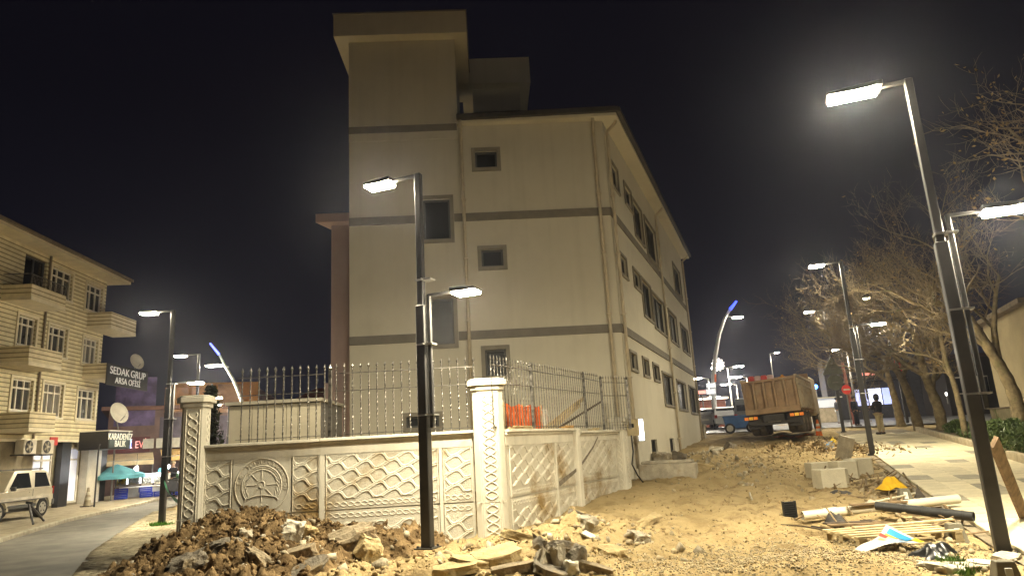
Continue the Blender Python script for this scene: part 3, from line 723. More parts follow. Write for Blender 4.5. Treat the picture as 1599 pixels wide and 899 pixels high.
# diagonal crack and stain along it
mb = MB(); cpts = []
for px, py in ((932, 682), (925, 697), (915, 712), (905, 727), (893, 738), (884, 745), (872, 755)):
    q = onplane(px, py, SC, SAZ)-SC; cpts.append(q+NS2*.026+Vector((0, 0, 0)))
for i in range(len(cpts)-1): mb.bar(cpts[i], cpts[i+1], .006, .035+.012*i, upv=(0, 0, 1))
mb.build("crack_fill", mat("mortar_smear", (.2, .17, .13), .95, .3, 8), swl)
mb = MB().box((0, 0, 0), (.3, .14, .42), ch=.01); bx = mb.build("meter_box", mat("meter_box", (.55, .46, .28), .5, .1, 4), None, onplane(976, 668, SC+US2*.0, SAZ)+NS2*.22, -R(SAZ)); 
MB().box((.0, -.075, .05), (.1, .012, .1)).build("window", m_pane, bx); tag(bx, "small beige meter box on the end of the side wall", "meter box")
# narrow white strip at the building corner, its brightness put in as emission
q = BC+NF*.35+NS*.22; zt0 = gy(985, 655, q.y).z; zt1 = gy(988, 688, q.y).z
lp = thing("glow_strip", "narrow glowing white strip at the building corner above the wall end", "light panel", (q.x, q.y, zt1))
MB().box((0, 0, (zt0-zt1)/2), (.17, .05, zt0-zt1+.04)).build("strip_frame", m_wf, lp); MB().box((0, -.03, (zt0-zt1)/2), (.14, .012, zt0-zt1)).build("glow_face", lum("white_glow", (1, .97, .9), 6), lp)

# ================================================================== IRON FENCES
m_iron = mat("wrought_iron", (.085, .078, .07), .38, .4, 12, metal=.85, spec=.5, c2=(.30, .28, .25))
def twisted(hgt):
    mb = MB(); n = 46; vs = []; r = .0105
    for i in range(n+1):
        z = hgt*.93*i/n; a = z*22
        for j in range(4): vs.append((r*1.3*math.cos(a+j*math.pi/2), r*1.3*math.sin(a+j*math.pi/2), z))
    mb.add(vs, [(i*4+j, i*4+(j+1) % 4, i*4+4+(j+1) % 4, i*4+4+j) for i in range(n) for j in range(4)])
    mb.lathe([(.006, hgt*.925), (.022, hgt*.94), (.026, hgt*.955), (.012, hgt*.97), (.001, hgt*1.0)], n=6)
    mb.lathe([(.012, hgt*.66), (.02, hgt*.67), (.012, hgt*.68)], n=6); return mb
def fence(label, O, U, u0, u1, z0, hgt, step, posts, rails=(.62, .86), th=1.0):
    T = thing("iron_fence", label, "fence", (O.x, O.y, z0))
    bm = twisted(hgt).mesh("bar"); bm.materials.append(m_iron)
    n = int((u1-u0)/step)
    for i in range(n+1): inst(bm, "bar", T, U*(u0+step*i), rz=random.Random(i).uniform(0, 1.5), sc_=(th, th, 1))
    for f in rails:
        MB().bar(U*u0+Vector((0, 0, hgt*f)), U*u1+Vector((0, 0, hgt*f)), .04, .012).build("rail", m_iron, T)
    MB().bar(U*u0+Vector((0, 0, .05)), U*u1+Vector((0, 0, .05)), .03, .012).build("rail", m_iron, T)
    for p_ in posts: MB().box((0, 0, hgt*.46), (.06, .06, hgt*.92), ch=.004).lathe([(.03, hgt*.92), (.045, hgt*.935), (.03, hgt*.96), (.005, hgt*.985)], n=8).build("post", m_iron, T, U*p_)
    return T
OF = WC-NW*.08
fence("twisted iron fence on the front wall, left section up to the dark post", OF, UW, wl(505, 660)[0], wl(366, 660)[0], ZC, 1.33, .147, [wl(514, 640)[0]])
fence("twisted iron fence on the front wall between dark post and corner pillar", OF, UW, wl(742, 640)[0], wl(521, 660)[0], ZC, 1.33, .147, [])
OS = SC-NS2*.06
fence("close-set iron fence along the top of the side wall", OS, US2, us(778)+.0, sl(942, 640), ZC-.02, 1.33, .122, [sl(836, 640), sl(918, 640)], th=.62)
fe = OS+US2*sl(945, 640)
fence("short iron fence return at the building end of the side wall", fe, azv(52), 0, .95, ZC-.08, 1.36, .095, [0, .93], th=.62)
# things standing behind the fences
cabx = onplane(358, 660, Vector((0, 15.2, 0)), -93)
cx1 = onplane(501, 660, Vector((0, 15.2, 0)), -93); czt = onplane(430, 628, Vector((0, 15.2, 0)), -93).z
cab = thing("site_cabin", "low beige cladded cabin behind the left fence section", "cabin", (cabx.x, cabx.y, -.1), math.atan2(cx1.y-cabx.y, cx1.x-cabx.x))
cw = (cx1-cabx).length
MB().box((cw/2, 1.2, (czt+.1)/2), (cw-.06, 2.4, czt+.05)).build("body", mat("cabin_dark", (.16, .15, .14), .6, .1, 3), cab)
nb = 8
for i in range(nb): MB().box((cw*(i+.5)/nb, -.015, (czt+.1)/2), (cw/nb-.012, .03, czt+.02)).build("cladding_board", mat("cabin_beige", (.56, .50, .38), .7, .08, 2), cab)
MB().box((cw/2, 1.15, czt+.11), (cw+.1, 2.6, .07)).build("roof", mat("cabin_top", (.42, .38, .3), .7, .1, 2), cab)
ob = onplane(786, 660, SC-NS2*.75, SAZ); oe = onplane(846, 660, SC-NS2*.75, SAZ); ozt = onplane(800, 632, SC-NS2*.75, SAZ).z; ozm = ozt-ZC+.15
nt_ = thing("safety_net", "bright orange plastic safety netting behind the side fence", "netting", (ob.x, ob.y, ZC-.15))
m_or = mat("orange_net", (.85, .17, .04), .6, .2, 9)
mb = MB(); n = 40; d = oe-ob; d.z = 0; vs = []
for i in range(n+1):
    for j in range(7):
        q = d*(i/n)+NS2*(-.02*math.sin(i*.9)+.012*math.sin(j*1.7+i*.3)); vs.append((q.x, q.y, ozm*j/6+.03*math.sin(i*.5)*(j/6)))
mb.add(vs, [(i*7+j, i*7+j+1, i*7+j+8, i*7+j+7) for i in range(n) for j in range(6)]); mb.build("mesh_sheet", m_or, nt_)
for f in (.02, .5, .98): MB().box((d.x*f, d.y*f, ozm/2-.9), (.05, .05, ozm+1.9)).build("stake", mat("raw_timber", (.45, .34, .18), .8, .2, 6), nt_)
m_tim = mat("pale_timber", (.58, .46, .27), .8, .2, 5, bump=.2)
for i, (a, b, lb) in enumerate((((857, 664), (914, 619), "pale timber board leaning steeply behind the side fence, upper of two"), ((868, 664), (905, 632), "short pale timber board leaning behind the side fence"), ((872, 668), (940, 626), "dark thin pole leaning behind the side fence"))):
    o_ = SC-NS2*(.35+.12*i); A_ = onplane(*a, o_, SAZ); B_ = onplane(*b, o_, SAZ)
    dd = (B_-A_).normalized(); A_ = A_-dd*1.2
    mb = MB().bar(Vector((0, 0, 0)), B_-A_, .03, .09 if i < 2 else .045); t = mb.build("timber_board" if i < 2 else "leaning_pole", m_tim if i < 2 else mat("dark_wood", (.12, .09, .06), .85, .2, 6), None, A_); tag(t, lb, "board" if i < 2 else "pole")
ip = onplane(888, 640, SC-NS2*1.7, SAZ); ipz = onplane(888, 612, SC-NS2*1.7, SAZ).z
T = thing("garden_pillar", "cream capped pillar standing inside the yard behind the side fence", "pillar", (ip.x, ip.y, 0))
MB().box((0, 0, ipz/2-.1), (.34, .34, ipz-.2), ch=.03).build("shaft", m_wallb, T); MB().box((0, 0, ipz-.06), (.5, .5, .1), ch=.02).box((0, 0, ipz+.03), (.42, .42, .07), ch=.02).build("cap", m_wallb, T)
T.rotation_euler[2] = -R(SAZ)
for i, (px, lb) in enumerate(((849, "white plastic strip standing beside the orange netting, left one"), (854, "white plastic strip standing beside the orange netting, right one"))):
    q = onplane(px, 650, SC-NS2*.45, SAZ); t = MB().box((0, 0, .15), (.05, .03, .66), ch=.004).box((0, 0, .5), (.06, .04, .03)).build("white_strip", mat("white_plastic", (.7, .67, .58), .5, .1, 3), None, (q.x, q.y, ZC-.1), R(-30)); tag(t, lb, "strip")
for i, (px, w_, lb, c) in enumerate(((806, .95, "long flat plank lying on the side wall coping by the corner", (.5, .4, .22)), (880, .55, "orange-stained plank lying on the side wall coping", (.55, .33, .12)), (922, .5, "short plank lying on the lower coping of the side wall", (.5, .4, .22)))):
    q = SC+US2*us(px+12)-NS2*.05; zz = ZC-.02+(0 if i < 2 else -.06)
    t = MB().box((0, 0, .02), (.11, w_, .035), ch=.004, ry=.05).box((.05, .04, .05), (.06, w_*.8, .02), rz=.06).build("plank", mat("plank%d" % i, c, .85, .25, 6, bump=.3), None, (q.x, q.y, zz), -R(SAZ)); tag(t, lb, "plank")
# dark slim clump behind the left pillar
# ================================================================== STREET LAMPS
m_pole = mat("anthracite_pole", (.045, .043, .042), .42, .15, 3, metal=.3, spec=.5)
m_pole2 = mat("grey_pole", (.22, .215, .2), .45, .1, 3, metal=.4)
m_steel = mat("clamp_steel", (.55, .53, .5), .35, .1, 6, metal=.9)
LENS = lum("lamp_lens", LAMP, LS)
LENSW = lum("white_lamp_lens", (1, .9, .72), LS*.8)
def head(T, at, dr, ln=.46, wd=.26, tilt=0., lens=LENS, name="lamp_head"):
    a = math.atan2(dr.y, dr.x)
    mb = MB(); mb.side([(0, -.02), (ln*.5, -.035), (ln, -.02), (ln, .015), (ln*.6, .035), (0, .05)], -wd/2, wd/2)
    h = mb.build(name, m_pole, T, at, a, bev=.01)
    l = MB().box((ln*.52, 0, -.044), (ln*.88, wd*.88, .036), ch=.01).build("lens", lens, h); return h
def street_lamp(label, base, az, hgt=6.4, arm=.6, sec=True, sh=4.65, sarm=.62, pw=.13, ln=.52, wd=.3, group="twin-headed anthracite street lamps", lens=LENS, lens2=None):
    T = thing("street_lamp", label, "street lamp", base, 0, group)
    d = azv(az); o = -d; a = math.atan2(d.y, d.x)
    b = MB().box((0, 0, hgt*.31), (pw*1.25, pw*1.1, hgt*.62), ch=.012).box((0, 0, hgt*.31+hgt*.5-.06), (pw*.85, pw*.8, hgt*.38+.12), ch=.01)
    b.build("pole", m_pole, T, rz=a)
    MB().box((0, 0, .01), (.3, .3, .02)).lathe([(.018, .02), (.018, .05)], (.11, .11, 0), 6).lathe([(.018, .02), (.018, .05)], (-.11, .11, 0), 6).lathe([(.018, .02), (.018, .05)], (.11, -.11, 0), 6).lathe([(.018, .02), (.018, .05)], (-.11, -.11, 0), 6).build("base_plate", m_pole, T, rz=a)
    MB().bar(d*-.05+Vector((0, 0, hgt-.03)), d*(arm-.1)+Vector((0, 0, hgt-.03)), .07, .05).build("arm", m_pole, T)
    head(T, d*(arm-.12)+Vector((0, 0, hgt-.035)), d, ln, wd, lens=lens)
    if sec:
        p0 = o*(pw*.72+.045)
        MB().box((p0.x, p0.y, (sh+1.75)/2), (.06, .06, sh-1.75), rz=a, ch=.008).build("side_pole", m_pole, T)
        MB().bar(p0+Vector((0, 0, sh-.02)), p0+o*sarm+Vector((0, 0, sh-.02)), .06, .04).build("side_arm", m_pole, T)
        head(T, p0+o*(sarm-.06)+Vector((0, 0, sh-.025)), o, ln*.82, wd*1.1, name="side_lamp_head", lens=lens2 or lens)
        for z in (1.95, 3.05, 4.1): MB().box((p0.x*.55, p0.y*.55, z), (pw*2.15, pw*1.35, .025), rz=a).box((p0.x*.55, p0.y*.55, z), (.02, pw*2.2, .018), rz=a).build("clamp", m_steel, T)
    return T
RAZ = -69.0
lb = gp(668, 850); mlb = gy(668, 850, 10.75)
street_lamp("street lamp standing in the soil right before the carved wall", (mlb.x, mlb.y, mlb.z-.05), RAZ, 5.95, sh=3.86, sarm=.5)
r1 = gz(1567, 862, .02); street_lamp("tall near street lamp at the right edge of the paved walk", (r1.x, r1.y, .0), RAZ, 6.43, ln=.74, wd=.34, arm=.46, sh=4.36, sarm=.44)
def lamp_at(px, py, xt, yt, hg):
    for Y in np.arange(9, 90, .1):
        b = gy(px, py, Y); t = gy(xt, yt, Y)
        if t.z-b.z >= hg: return b
b2 = lamp_at(1363, 712, 1308, 408, 6.4); street_lamp("second street lamp along the walk, by the pale concrete blocks", (b2.x, b2.y, float(base_z(b2.x, b2.y))), RAZ, 6.4, sh=4.2, sarm=.5)
b3 = lamp_at(1318, 678, 1283, 486, 6.4); street_lamp("third street lamp along the walk, with road signs on its pole", (b3.x, b3.y, float(base_z(b3.x, b3.y))), RAZ, 6.4, sec=False)
b4 = gy(1400, 652, 41); street_lamp("street lamp glowing behind the tree branches right of the walk", (b4.x+.6, b4.y, float(base_z(b4.x, b4.y))), RAZ, 7.7, sec=False, arm=.9)
bl = lamp_at(252, 825, 272, 488, 6.4); street_lamp("street lamp on the pavers left of the carved wall pillar", (bl.x, bl.y, -.1), -92, 6.4, sh=4.15, sarm=.5)
def lamp_top(xt, yt, hg, z0, Y): return gy(xt, yt, Y)
for (xt, Y, lab, hg) in ((311, 31.5, "street lamp with oval head just beyond the left pillar lamp", 6.6),):
    q = gy(xt, 553, Y); street_lamp(lab, (q.x, q.y, -.1), -92, q.z+.13, sc_ if False else .7, sec=True, sh=q.z-1.9, sarm=.6)
for (px, py, Y, lab) in ((358, 629, 42, "distant street lamp low above the left pillar, nearer of two"), (372, 657, 56, "distant street lamp just left of the site cabin")):
    q = gy(px, py, Y); street_lamp(lab, (q.x, q.y, -.1), -92, q.z+.1, sec=False, ln=.7, wd=.4)
# curved municipal masts with blue tips
def mast(label, pts, tip, hd_at, hd_dir, base_r=.13, ornament=False):
    T = thing("curved_mast_lamp", label, "street lamp", pts[0]); o = pts[0]
    P = [p-o for p in pts]; k = len(P)
    MB().tube(P, [base_r*(1-.55*i/(k-1)) for i in range(k)], 10).build("mast", mat("white_mast", (.62, .62, .62), .4, .08, 3), T, smooth=True)
    MB().tube([P[-1], tip-o], [base_r*.62, base_r*.4], 8).build("blue_tip", lum("blue_tip", (.02, .06, 1), 3.0), T)
    MB().tube([hd_at[0]-o, hd_at[1]-o], .035, 6).build("arm", mat("white_mast", (.6, .6, .6)), T)
    head(T, hd_at[1]-o, hd_dir, .7, .4, lens=LENSW)
    return T, o
def mpath(pix, Y): return [gy(x, y, Y) for x, y in pix]
Y = 33.0; pth = mpath([(395, 690), (385, 655), (376, 622), (364, 592), (352, 572), (342, 553)], Y); pth[0].z = -.1
mast("white curved mast with blue tip behind the left fence", pth, gy(328, 536, Y), (gy(357, 573, Y), gy(345, 569, Y)), Vector((-1, .1, 0)), .11)
Y = 50.0; pth = mpath([(1120, 664), (1115, 630), (1114, 590), (1117, 555), (1123, 522), (1131, 498), (1140, 483)], Y)
T, o = mast("white curved mast with blue tip and snowflake light beyond the building", pth, gy(1150, 470, Y), (gy(1134, 493, Y), gy(1144, 495, Y)), Vector((1, .1, 0)), .2)
c = gy(1121, 569, Y)-o; mb = MB()
for k in range(6):
    a = math.pi*k/6; d = Vector((math.cos(a), 0, math.sin(a)))*.42; mb.bar(c-d, c+d, .04, .04)
    for s in (-1, 1):
        for e in (-.5, .5):
            d2 = Vector((math.cos(a+e), 0, math.sin(a+e)))*.25; mb.bar(c+d*(s*.6), c+d*(s*.6)+d2*s, .035, .035)
mb.build("snowflake_light", lum("snowflake", (1, .88, .78), 2.2), T)
for z0, z1, cc in ((584, 590, (.9, .25, .05)), (590, 596, (.9, .3, .05))):
    MB().tube([gy(1115, z1, Y)-o+Vector((0, 0, 0)), gy(1115, z0, Y)-o], .17, 8).build("warning_band", mat("mast_band", (.7, .15, .04)), T)
# twin-arm and far lamps in the gap by the lorry
def simple_lamp(label, px, py, Y, arms, zb=None, ln=.8, wd=.42, s=1.0):
    q = gy(px, py, Y); zb = float(base_z(q.x, q.y)) if zb is None else zb
    T = thing("far_street_lamp", label, "street lamp", (q.x, q.y, zb)); h = q.z-zb
    MB().tube([(0, 0, 0), (0, 0, h*.5), (0, 0, h)], [.1, .075, .05], 8).build("pole", m_pole2, T, smooth=True)
    for a in arms:
        d = azv(a); MB().tube([(0, 0, h-.02), d*.6+Vector((0, 0, h+.1))], .03, 6).build("arm", m_pole2, T); head(T, d*.55+Vector((0, 0, h+.1)), d, ln, wd, lens=LENSW)
    return T
simple_lamp("slim lamp with two heads rising behind the parked van", 1136, 574, 62, (-90, 90), ln=.9, wd=.5)
simple_lamp("single-headed far lamp just right of the building end", 1106, 591, 58, (-90,), ln=.9, wd=.5)
simple_lamp("far bright lamp directly above the lorry's left rear corner", 1166, 589, 60, (-100,), ln=1.0, wd=.7)
simple_lamp("far slim mast with small white lamp above the lorry bed", 1202, 552, 75, (90,), ln=.5, wd=.3)
simple_lamp("far lamp between the twin-headed lamp and the lorry", 1150, 600, 70, (-90,), ln=1.0, wd=.6)
simple_lamp("far lamp low over the cars behind the lorry's right side", 1282, 592, 66, (90,), ln=.9, wd=.6)
simple_lamp("far lamp right beside the building's last downpipe", 1098, 622, 66, (90,), ln=1.0, wd=.7)
simple_lamp("round-headed lamp on reddish pole right of the road signs", 1322, 547, 44, (-90,), ln=.45, wd=.45)
# ================================================================== LEFT SIDE: APARTMENT HOUSE, SHOPS, MARKET
AP = gz(140, 788, -.12); AP.z = 0; AAZ = -4.0; UA = azv(AAZ); NA = Vector((math.cos(R(AAZ)), -math.sin(R(AAZ)), 0))   # along the street, facing the street
def ap(px, py):
    q = onplane(px, py, AP, AAZ); return ((q-AP).dot(UA), q.z)
def siding(name, c):
    m = mat(name, c, .8, .12, 2.5)
    n = m.node_tree; L = n.links; b = n.nodes["Principled BSDF"]; t = n.nodes.new("ShaderNodeTexCoord"); s = n.nodes.new("ShaderNodeSeparateXYZ"); L.new(t.outputs["Object"], s.inputs[0])
    mm = n.nodes.new("ShaderNodeMath"); mm.operation = 'MULTIPLY'; mm.inputs[1].default_value = 5.4; L.new(s.outputs[2], mm.inputs[0])
    fr_ = n.nodes.new("ShaderNodeMath"); fr_.operation = 'FRACT'; L.new(mm.outputs[0], fr_.inputs[0])
    bp = n.nodes.new("ShaderNodeBump"); bp.inputs["Strength"].default_value = 1.0; bp.inputs["Distance"].default_value = .05; L.new(fr_.outputs[0], bp.inputs["Height"]); L.new(bp.outputs[0], b.inputs["Normal"])
    rp = n.nodes.new("ShaderNodeValToRGB"); rp.color_ramp.elements[0].position = .12; rp.color_ramp.elements[0].color = (.3, .27, .22, 1); rp.color_ramp.elements[1].position = .32; rp.color_ramp.elements[1].color = (1, 1, 1, 1); L.new(fr_.outputs[0], rp.inputs[0])
    old = b.inputs["Base Color"].links[0].from_socket; mu = n.nodes.new("ShaderNodeMix"); mu.data_type = 'RGBA'; mu.blend_type = 'MULTIPLY'; mu.inputs["Factor"].default_value = 1; L.new(old, mu.inputs["A"]); L.new(rp.outputs[0], mu.inputs["B"]); L.new(mu.outputs["Result"], b.inputs["Base Color"])
    return m
m_sid = siding("cream_siding", (.72, .63, .40)); m_sid2 = siding("balcony_siding", (.66, .57, .37))
m_white = mat("white_paint", (.68, .63, .52), .6, .08, 3); m_cre = mat("cream_render", (.7, .62, .44), .85, .1, 2)
m_cur = glassy("curtained_pane", (.16, .145, .12), .15); m_blk = mat("black_cladding", (.02, .019, .018), .35, .2, 4, spec=.5)
H_ = thing("apartment_house", "cream sided apartment house with balconies and wide eaves over dark shopfronts", "building", AP)
U0 = -15.0
aw = []
for x0, y0, x1, y1 in ((80, 414, 113, 460), (134, 440, 160, 482), (27, 490, 56, 537), (75, 506, 104, 553), (129, 525, 152, 566), (17, 589, 50, 640), (66, 596, 97, 650), (120, 606, 148, 654)):
    a = ap(x0, (y0+y1)/2)[0]; b = ap(x1, (y0+y1)/2)[0]; aw.append((a, b, ap(x0, y1)[1], ap(x0, y0)[1]))
dz = ap(38, 446)[1]; door = (ap(38, 420)[0], ap(72, 430)[0], dz-.6, ap(38, 395)[1])
ZS = 3.0; AE = 11.1
shops = [(ap(58, 740)[0], ap(89, 740)[0], .1, 2.65), (ap(106, 740)[0], ap(131, 740)[0], .1, 2.65)]
mb = holed_wall((0, 0, 0), UA, NA, -U0, ZS, AE, [(a-U0, b-U0, c, d) for a, b, c, d in aw+[door]], .2) if False else holed_wall(UA*U0, UA, NA, -U0, ZS, AE, [(a-U0, b-U0, c, d) for a, b, c, d in aw+[door]], .2)
quad(mb, Vector((0, 0, 0)), NA*-11, -.2, AE); quad(mb, NA*-11, NA*-11+UA*U0, -.2, AE)
mb.build("wall", m_sid, H_)
mb = holed_wall(UA*U0-NA*.25, UA, NA, -U0, -.2, ZS, [(a-U0, b-U0, c, d) for a, b, c, d in shops], .1); mb.build("shop_wall", mat("shop_wall", (.24, .2, .13), .8, .25, 2, bump=.3), H_)
mb = MB(); mb.prism([(q.x, q.y) for q in (UA*U0, UA*0, -NA*.26, UA*U0-NA*.26)], ZS-.12, ZS-.003); mb.build("floor_edge", m_cre, H_)
for i, h in enumerate(aw): window(H_, h, (0, 0, 0), UA, NA, m_white, m_cur if i in (4, 6) else glassy("dim_pane", (.05, .048, .045), .1), depth=.14, sur=m_cre, st=.12, cols=3, rows=(.72,), sill=m_white, fwid=.07)
window(H_, door, (0, 0, 0), UA, NA, m_wf, glassy("door_pane", (.012, .012, .012)), depth=.16, cols=2, name="balcony_door")
# shop windows
m_shopl = lum("shop_glow", (.62, .66, .85), .4); 
for i, h in enumerate(shops): window(H_, h, -NA*.25, UA, NA, m_white, m_shopl, depth=.08, cols=2 if i == 0 else 1, rows=(.78,), fwid=.09, name="shop_window")
def abox(nm, u0, u1, z0, z1, o0, o1, m, par=H_, bev=0):
    mb = MB(); a = UA*u0; b = UA*u1; mb.prism([(q.x, q.y) for q in (a+NA*o0, b+NA*o0, b+NA*o1, a+NA*o1)], z0, z1); return mb.build(nm, m, par, bev=bev)
ub = ap(91, 750)[0]; abox("black_column", ub, ap(105, 750)[0], -.15, ZS-.13, -.2, .06, m_blk)
abox("white_column", ap(131, 750)[0], ap(152, 750)[0], -.15, 2.5, -.24, .12, m_white); abox("column_head", ap(127, 710)[0], ap(156, 710)[0], 2.5, 2.85, -.24, .3, m_cre)
abox("corner_column", ap(154, 750)[0], ap(163, 750)[0], -.15, 2.5, -.2, .05, m_blk)
# eaves
mb = MB(); mb.prism([(q.x, q.y) for q in (UA*U0+NA*.85, UA*.75+NA*.85, UA*.75-NA*11, UA*U0-NA*11)], AE, AE+.16); e_ = mb.build("eaves", m_cre, H_)
mb = MB(); mb.bar(UA*U0+NA*.9+Vector((0, 0, AE+.2)), UA*.8+NA*.9+Vector((0, 0, AE+.2)), .14, .13); mb.build("gutter", mat("old_gutter", (.2, .16, .11), .7, .2, 3), e_)
mb = MB(); mb.prism([(q.x, q.y) for q in (UA*U0+NA*.9, UA*.8+NA*.9, UA*.8-NA*11, UA*U0-NA*11)], AE+.163, AE+1.9, [(q.x, q.y) for q in (UA*U0-NA*4, UA*-4-NA*4, UA*-4-NA*6, UA*U0-NA*6)]); mb.build("roof", mat("tile_roof", (.16, .08, .05), .8, .25, 5), H_)
# balconies: near faces at px a, outer corner px b, far end px c
def balcony(a, b, c, yt, yb, rail=False):
    u0, zt_ = ap(a, yt); zb_ = ap(a, yb)[1]; p_ = 1.15
    q = onplane(c, (yt+yb)/2, AP+NA*p_, AAZ); u1 = min((q-AP).dot(UA), 2.4)
    bl_ = thing_part("balcony", H_)
    mb = MB(); t = .14
    for (x0, x1, o0, o1) in ((u0, u1, p_-t, p_), (u0, u0+t, 0, p_-t-.003), (u1-t, u1, -.3 if u1 > 0 else 0, p_-t-.003)):
        A_ = UA*x0; B_ = UA*x1; mb.prism([(q.x, q.y) for q in (A_+NA*o0, B_+NA*o0, B_+NA*o1, A_+NA*o1)], zb_+.16, zt_)
    mb.build("parapet", m_sid2, bl_)
    mb = MB(); A_ = UA*u0; B_ = UA*u1; mb.prism([(q.x, q.y) for q in (A_, B_, B_+NA*(p_+.02), A_+NA*(p_+.02))], zb_, zb_+.157); mb.build("floor_slab", m_cre, bl_)
    if rail:
        mb = MB(); z = zt_+.42
        mb.bar(UA*u0+NA*(p_-.07)+Vector((0, 0, z)), UA*u1+NA*(p_-.07)+Vector((0, 0, z)), .03, .03); mb.bar(UA*u0+NA*.0+Vector((0, 0, z)), UA*u0+NA*(p_-.07)+Vector((0, 0, z)), .03, .03)
        mb.build("rail", m_iron, bl_)
        n = 26
        for i in range(n):
            f = i/(n-1); P_ = UA*(u0+.05+(u1-u0-.1)*f)+NA*(p_-.07); MB().bar(P_+Vector((0, 0, zt_)), P_+Vector((0, 0, z)), .018, .018).build("baluster", m_iron, bl_)
balcony(4, 42, 104, 444, 470, True); balcony(0, 31, 97, 541, 572); balcony(0, 17, 86, 644, 676)
balcony(137, 170, 213, 488, 515); balcony(130, 165, 207, 568, 592)
# down pipe and hose
mb = MB(); u = ap(66, 520)[0]; mb.tube([UA*u+NA*.07+Vector((0, 0, AE)), UA*u+NA*.07+Vector((0, 0, ZS))], .05, 8); mb.build("downpipe", mat("old_gutter", (.2, .16, .11)), H_)
# flat sign boards on the house
q = abox("red_sign", ap(76, 690)[0], ap(88, 690)[0], ap(80, 695)[1], ap(80, 682)[1], .03, .06, mat("red_sign", (.5, .05, .04), .5, .1, 3))
# air conditioners
def aircon(lab, px0, px1, py0, py1):
    u0, z1 = ap(px0, py0); u1, z0 = ap(px1, py1); o = .42
    c = AP+UA*((u0+u1)/2)+NA*.25; T = thing("air_conditioner", lab, "air conditioner", (c.x, c.y, z0), -R(AAZ)-math.pi/2+math.pi)
    T.rotation_euler[2] = math.atan2(NA.y, NA.x)+math.pi/2
    w_, h = .85, z1-z0
    MB().box((0, 0, h/2), (w_, .36, h), ch=.02).build("casing", mat("ac_white", (.55, .5, .4), .6, .15, 3), T)
    mb = MB(); mb.lathe([(.27*h/.6, -.19), (.27*h/.6, -.2)], (-.1, 0, h/2), 18, 'y'); f = mb.build("fan_well", m_blk, T)
    mb = MB()
    for k in range(5): 
        a = k*2*math.pi/5; mb.bar((-.1, -.205, h/2), (-.1+.22*math.cos(a), -.205, h/2+.22*math.sin(a)), .01, .09)
    mb.build("fan", mat("fan_grey", (.3, .27, .2)), f)
    MB().lathe([(.06, -.2), (.06, -.225)], (-.1, 0, h/2), 10, 'y').build("hub", mat("ac_white", (.55, .5, .4)), f)
    for s in (-.35, .35): MB().box((s, .1, -.03), (.04, .56, .05)).build("bracket", m_wf, T)
aircon("air conditioner under the balcony of the cream house, left one", 20, 41, 687, 709); aircon("air conditioner under the balcony of the cream house, right one", 49, 69, 687, 709)
# box sign over the corner shop and the land office board
u0, zt_ = ap(124, 675); zb_ = ap(124, 703)[1]
bs = thing("box_sign", "black box sign with two lines of yellow lettering over the corner shop", "sign", AP+UA*u0+NA*.02+Vector((0, 0, zb_)))
hh = zt_-zb_; n_ = NA; p_ = 1.35; far = onplane(203, 690, AP+NA*p_, AAZ); ln = min((far-AP).dot(UA)-u0, 2.6)
def lbox(par, org, x0, x1, z0, z1, o0, o1, nm, m):
    mb = MB(); a = UA*x0; b = UA*x1; mb.prism([(q.x, q.y) for q in (a+NA*o0, b+NA*o0, b+NA*o1, a+NA*o1)], z0, z1); return mb.build(nm, m, par)
lbox(bs, None, 0, ln, 0, hh, 0, p_, "casing", m_blk); fcs = lbox(bs, None, .05, ln-.05, .06, hh-.1, p_, p_+.03, "face", mat("sign_face", (.06, .075, .07), .35, .2, 2))
lbox(bs, None, -.03, ln+.03, hh+.002, hh+.05, -.02, p_+.06, "lip", m_white)
m_gold = lum("sign_gold", (.8, .68, .2), .22)
text("lettering", "KARADENİZ", .44, m_gold, fcs, face_m(UA*(ln/2)+NA*(p_+.035)+Vector((0, 0, hh*.68)), UA, NA), .01, sx_=.95)
text("lettering", "BALIK", .44, m_gold, fcs, face_m(UA*(ln/2)+NA*(p_+.035)+Vector((0, 0, hh*.28)), UA, NA), .01, sx_=.95)
PB = AP+NA*1.18; qa = onplane(165, 585, PB, AAZ); qb = onplane(229, 592, PB, AAZ); zt_ = onplane(165, 566, PB, AAZ).z; zb_ = onplane(165, 600, PB, AAZ).z; L_ = (qb-qa).length; hb = zt_-zb_
of = thing("office_sign", "long dark sign board with pale lettering on the house's corner balcony", "sign", (qa.x, qa.y, zb_))
MB().bar(NA*.03+Vector((0, 0, hb/2)), UA*L_+NA*.03+Vector((0, 0, hb/2)), .05, hb).build("board", m_blk, of)
m_pl_ = lum("sign_pale", (.7, .68, .6), .16)
text("lettering", "SEDAK", hb*.5, m_pl_, of, face_m(UA*L_*.29+NA*.06+Vector((0, 0, hb*.7)), UA, NA), .008, sx_=1.25); text("lettering", "GRUP", hb*.5, m_pl_, of, face_m(UA*L_*.74+NA*.06+Vector((0, 0, hb*.7)), UA, NA), .008, sx_=1.25)
text("lettering", "ARSA OFİSİ", hb*.42, m_pl_, of, face_m(UA*L_*.5+NA*.06+Vector((0, 0, hb*.26)), UA, NA), .008, sx_=1.15)
MB().bar(UA*L_*.8-NA*1.2+Vector((0, 0, hb*.3)), UA*L_*.8+Vector((0, 0, hb*.3)), .06, .06).build("bracket", m_wf, of)
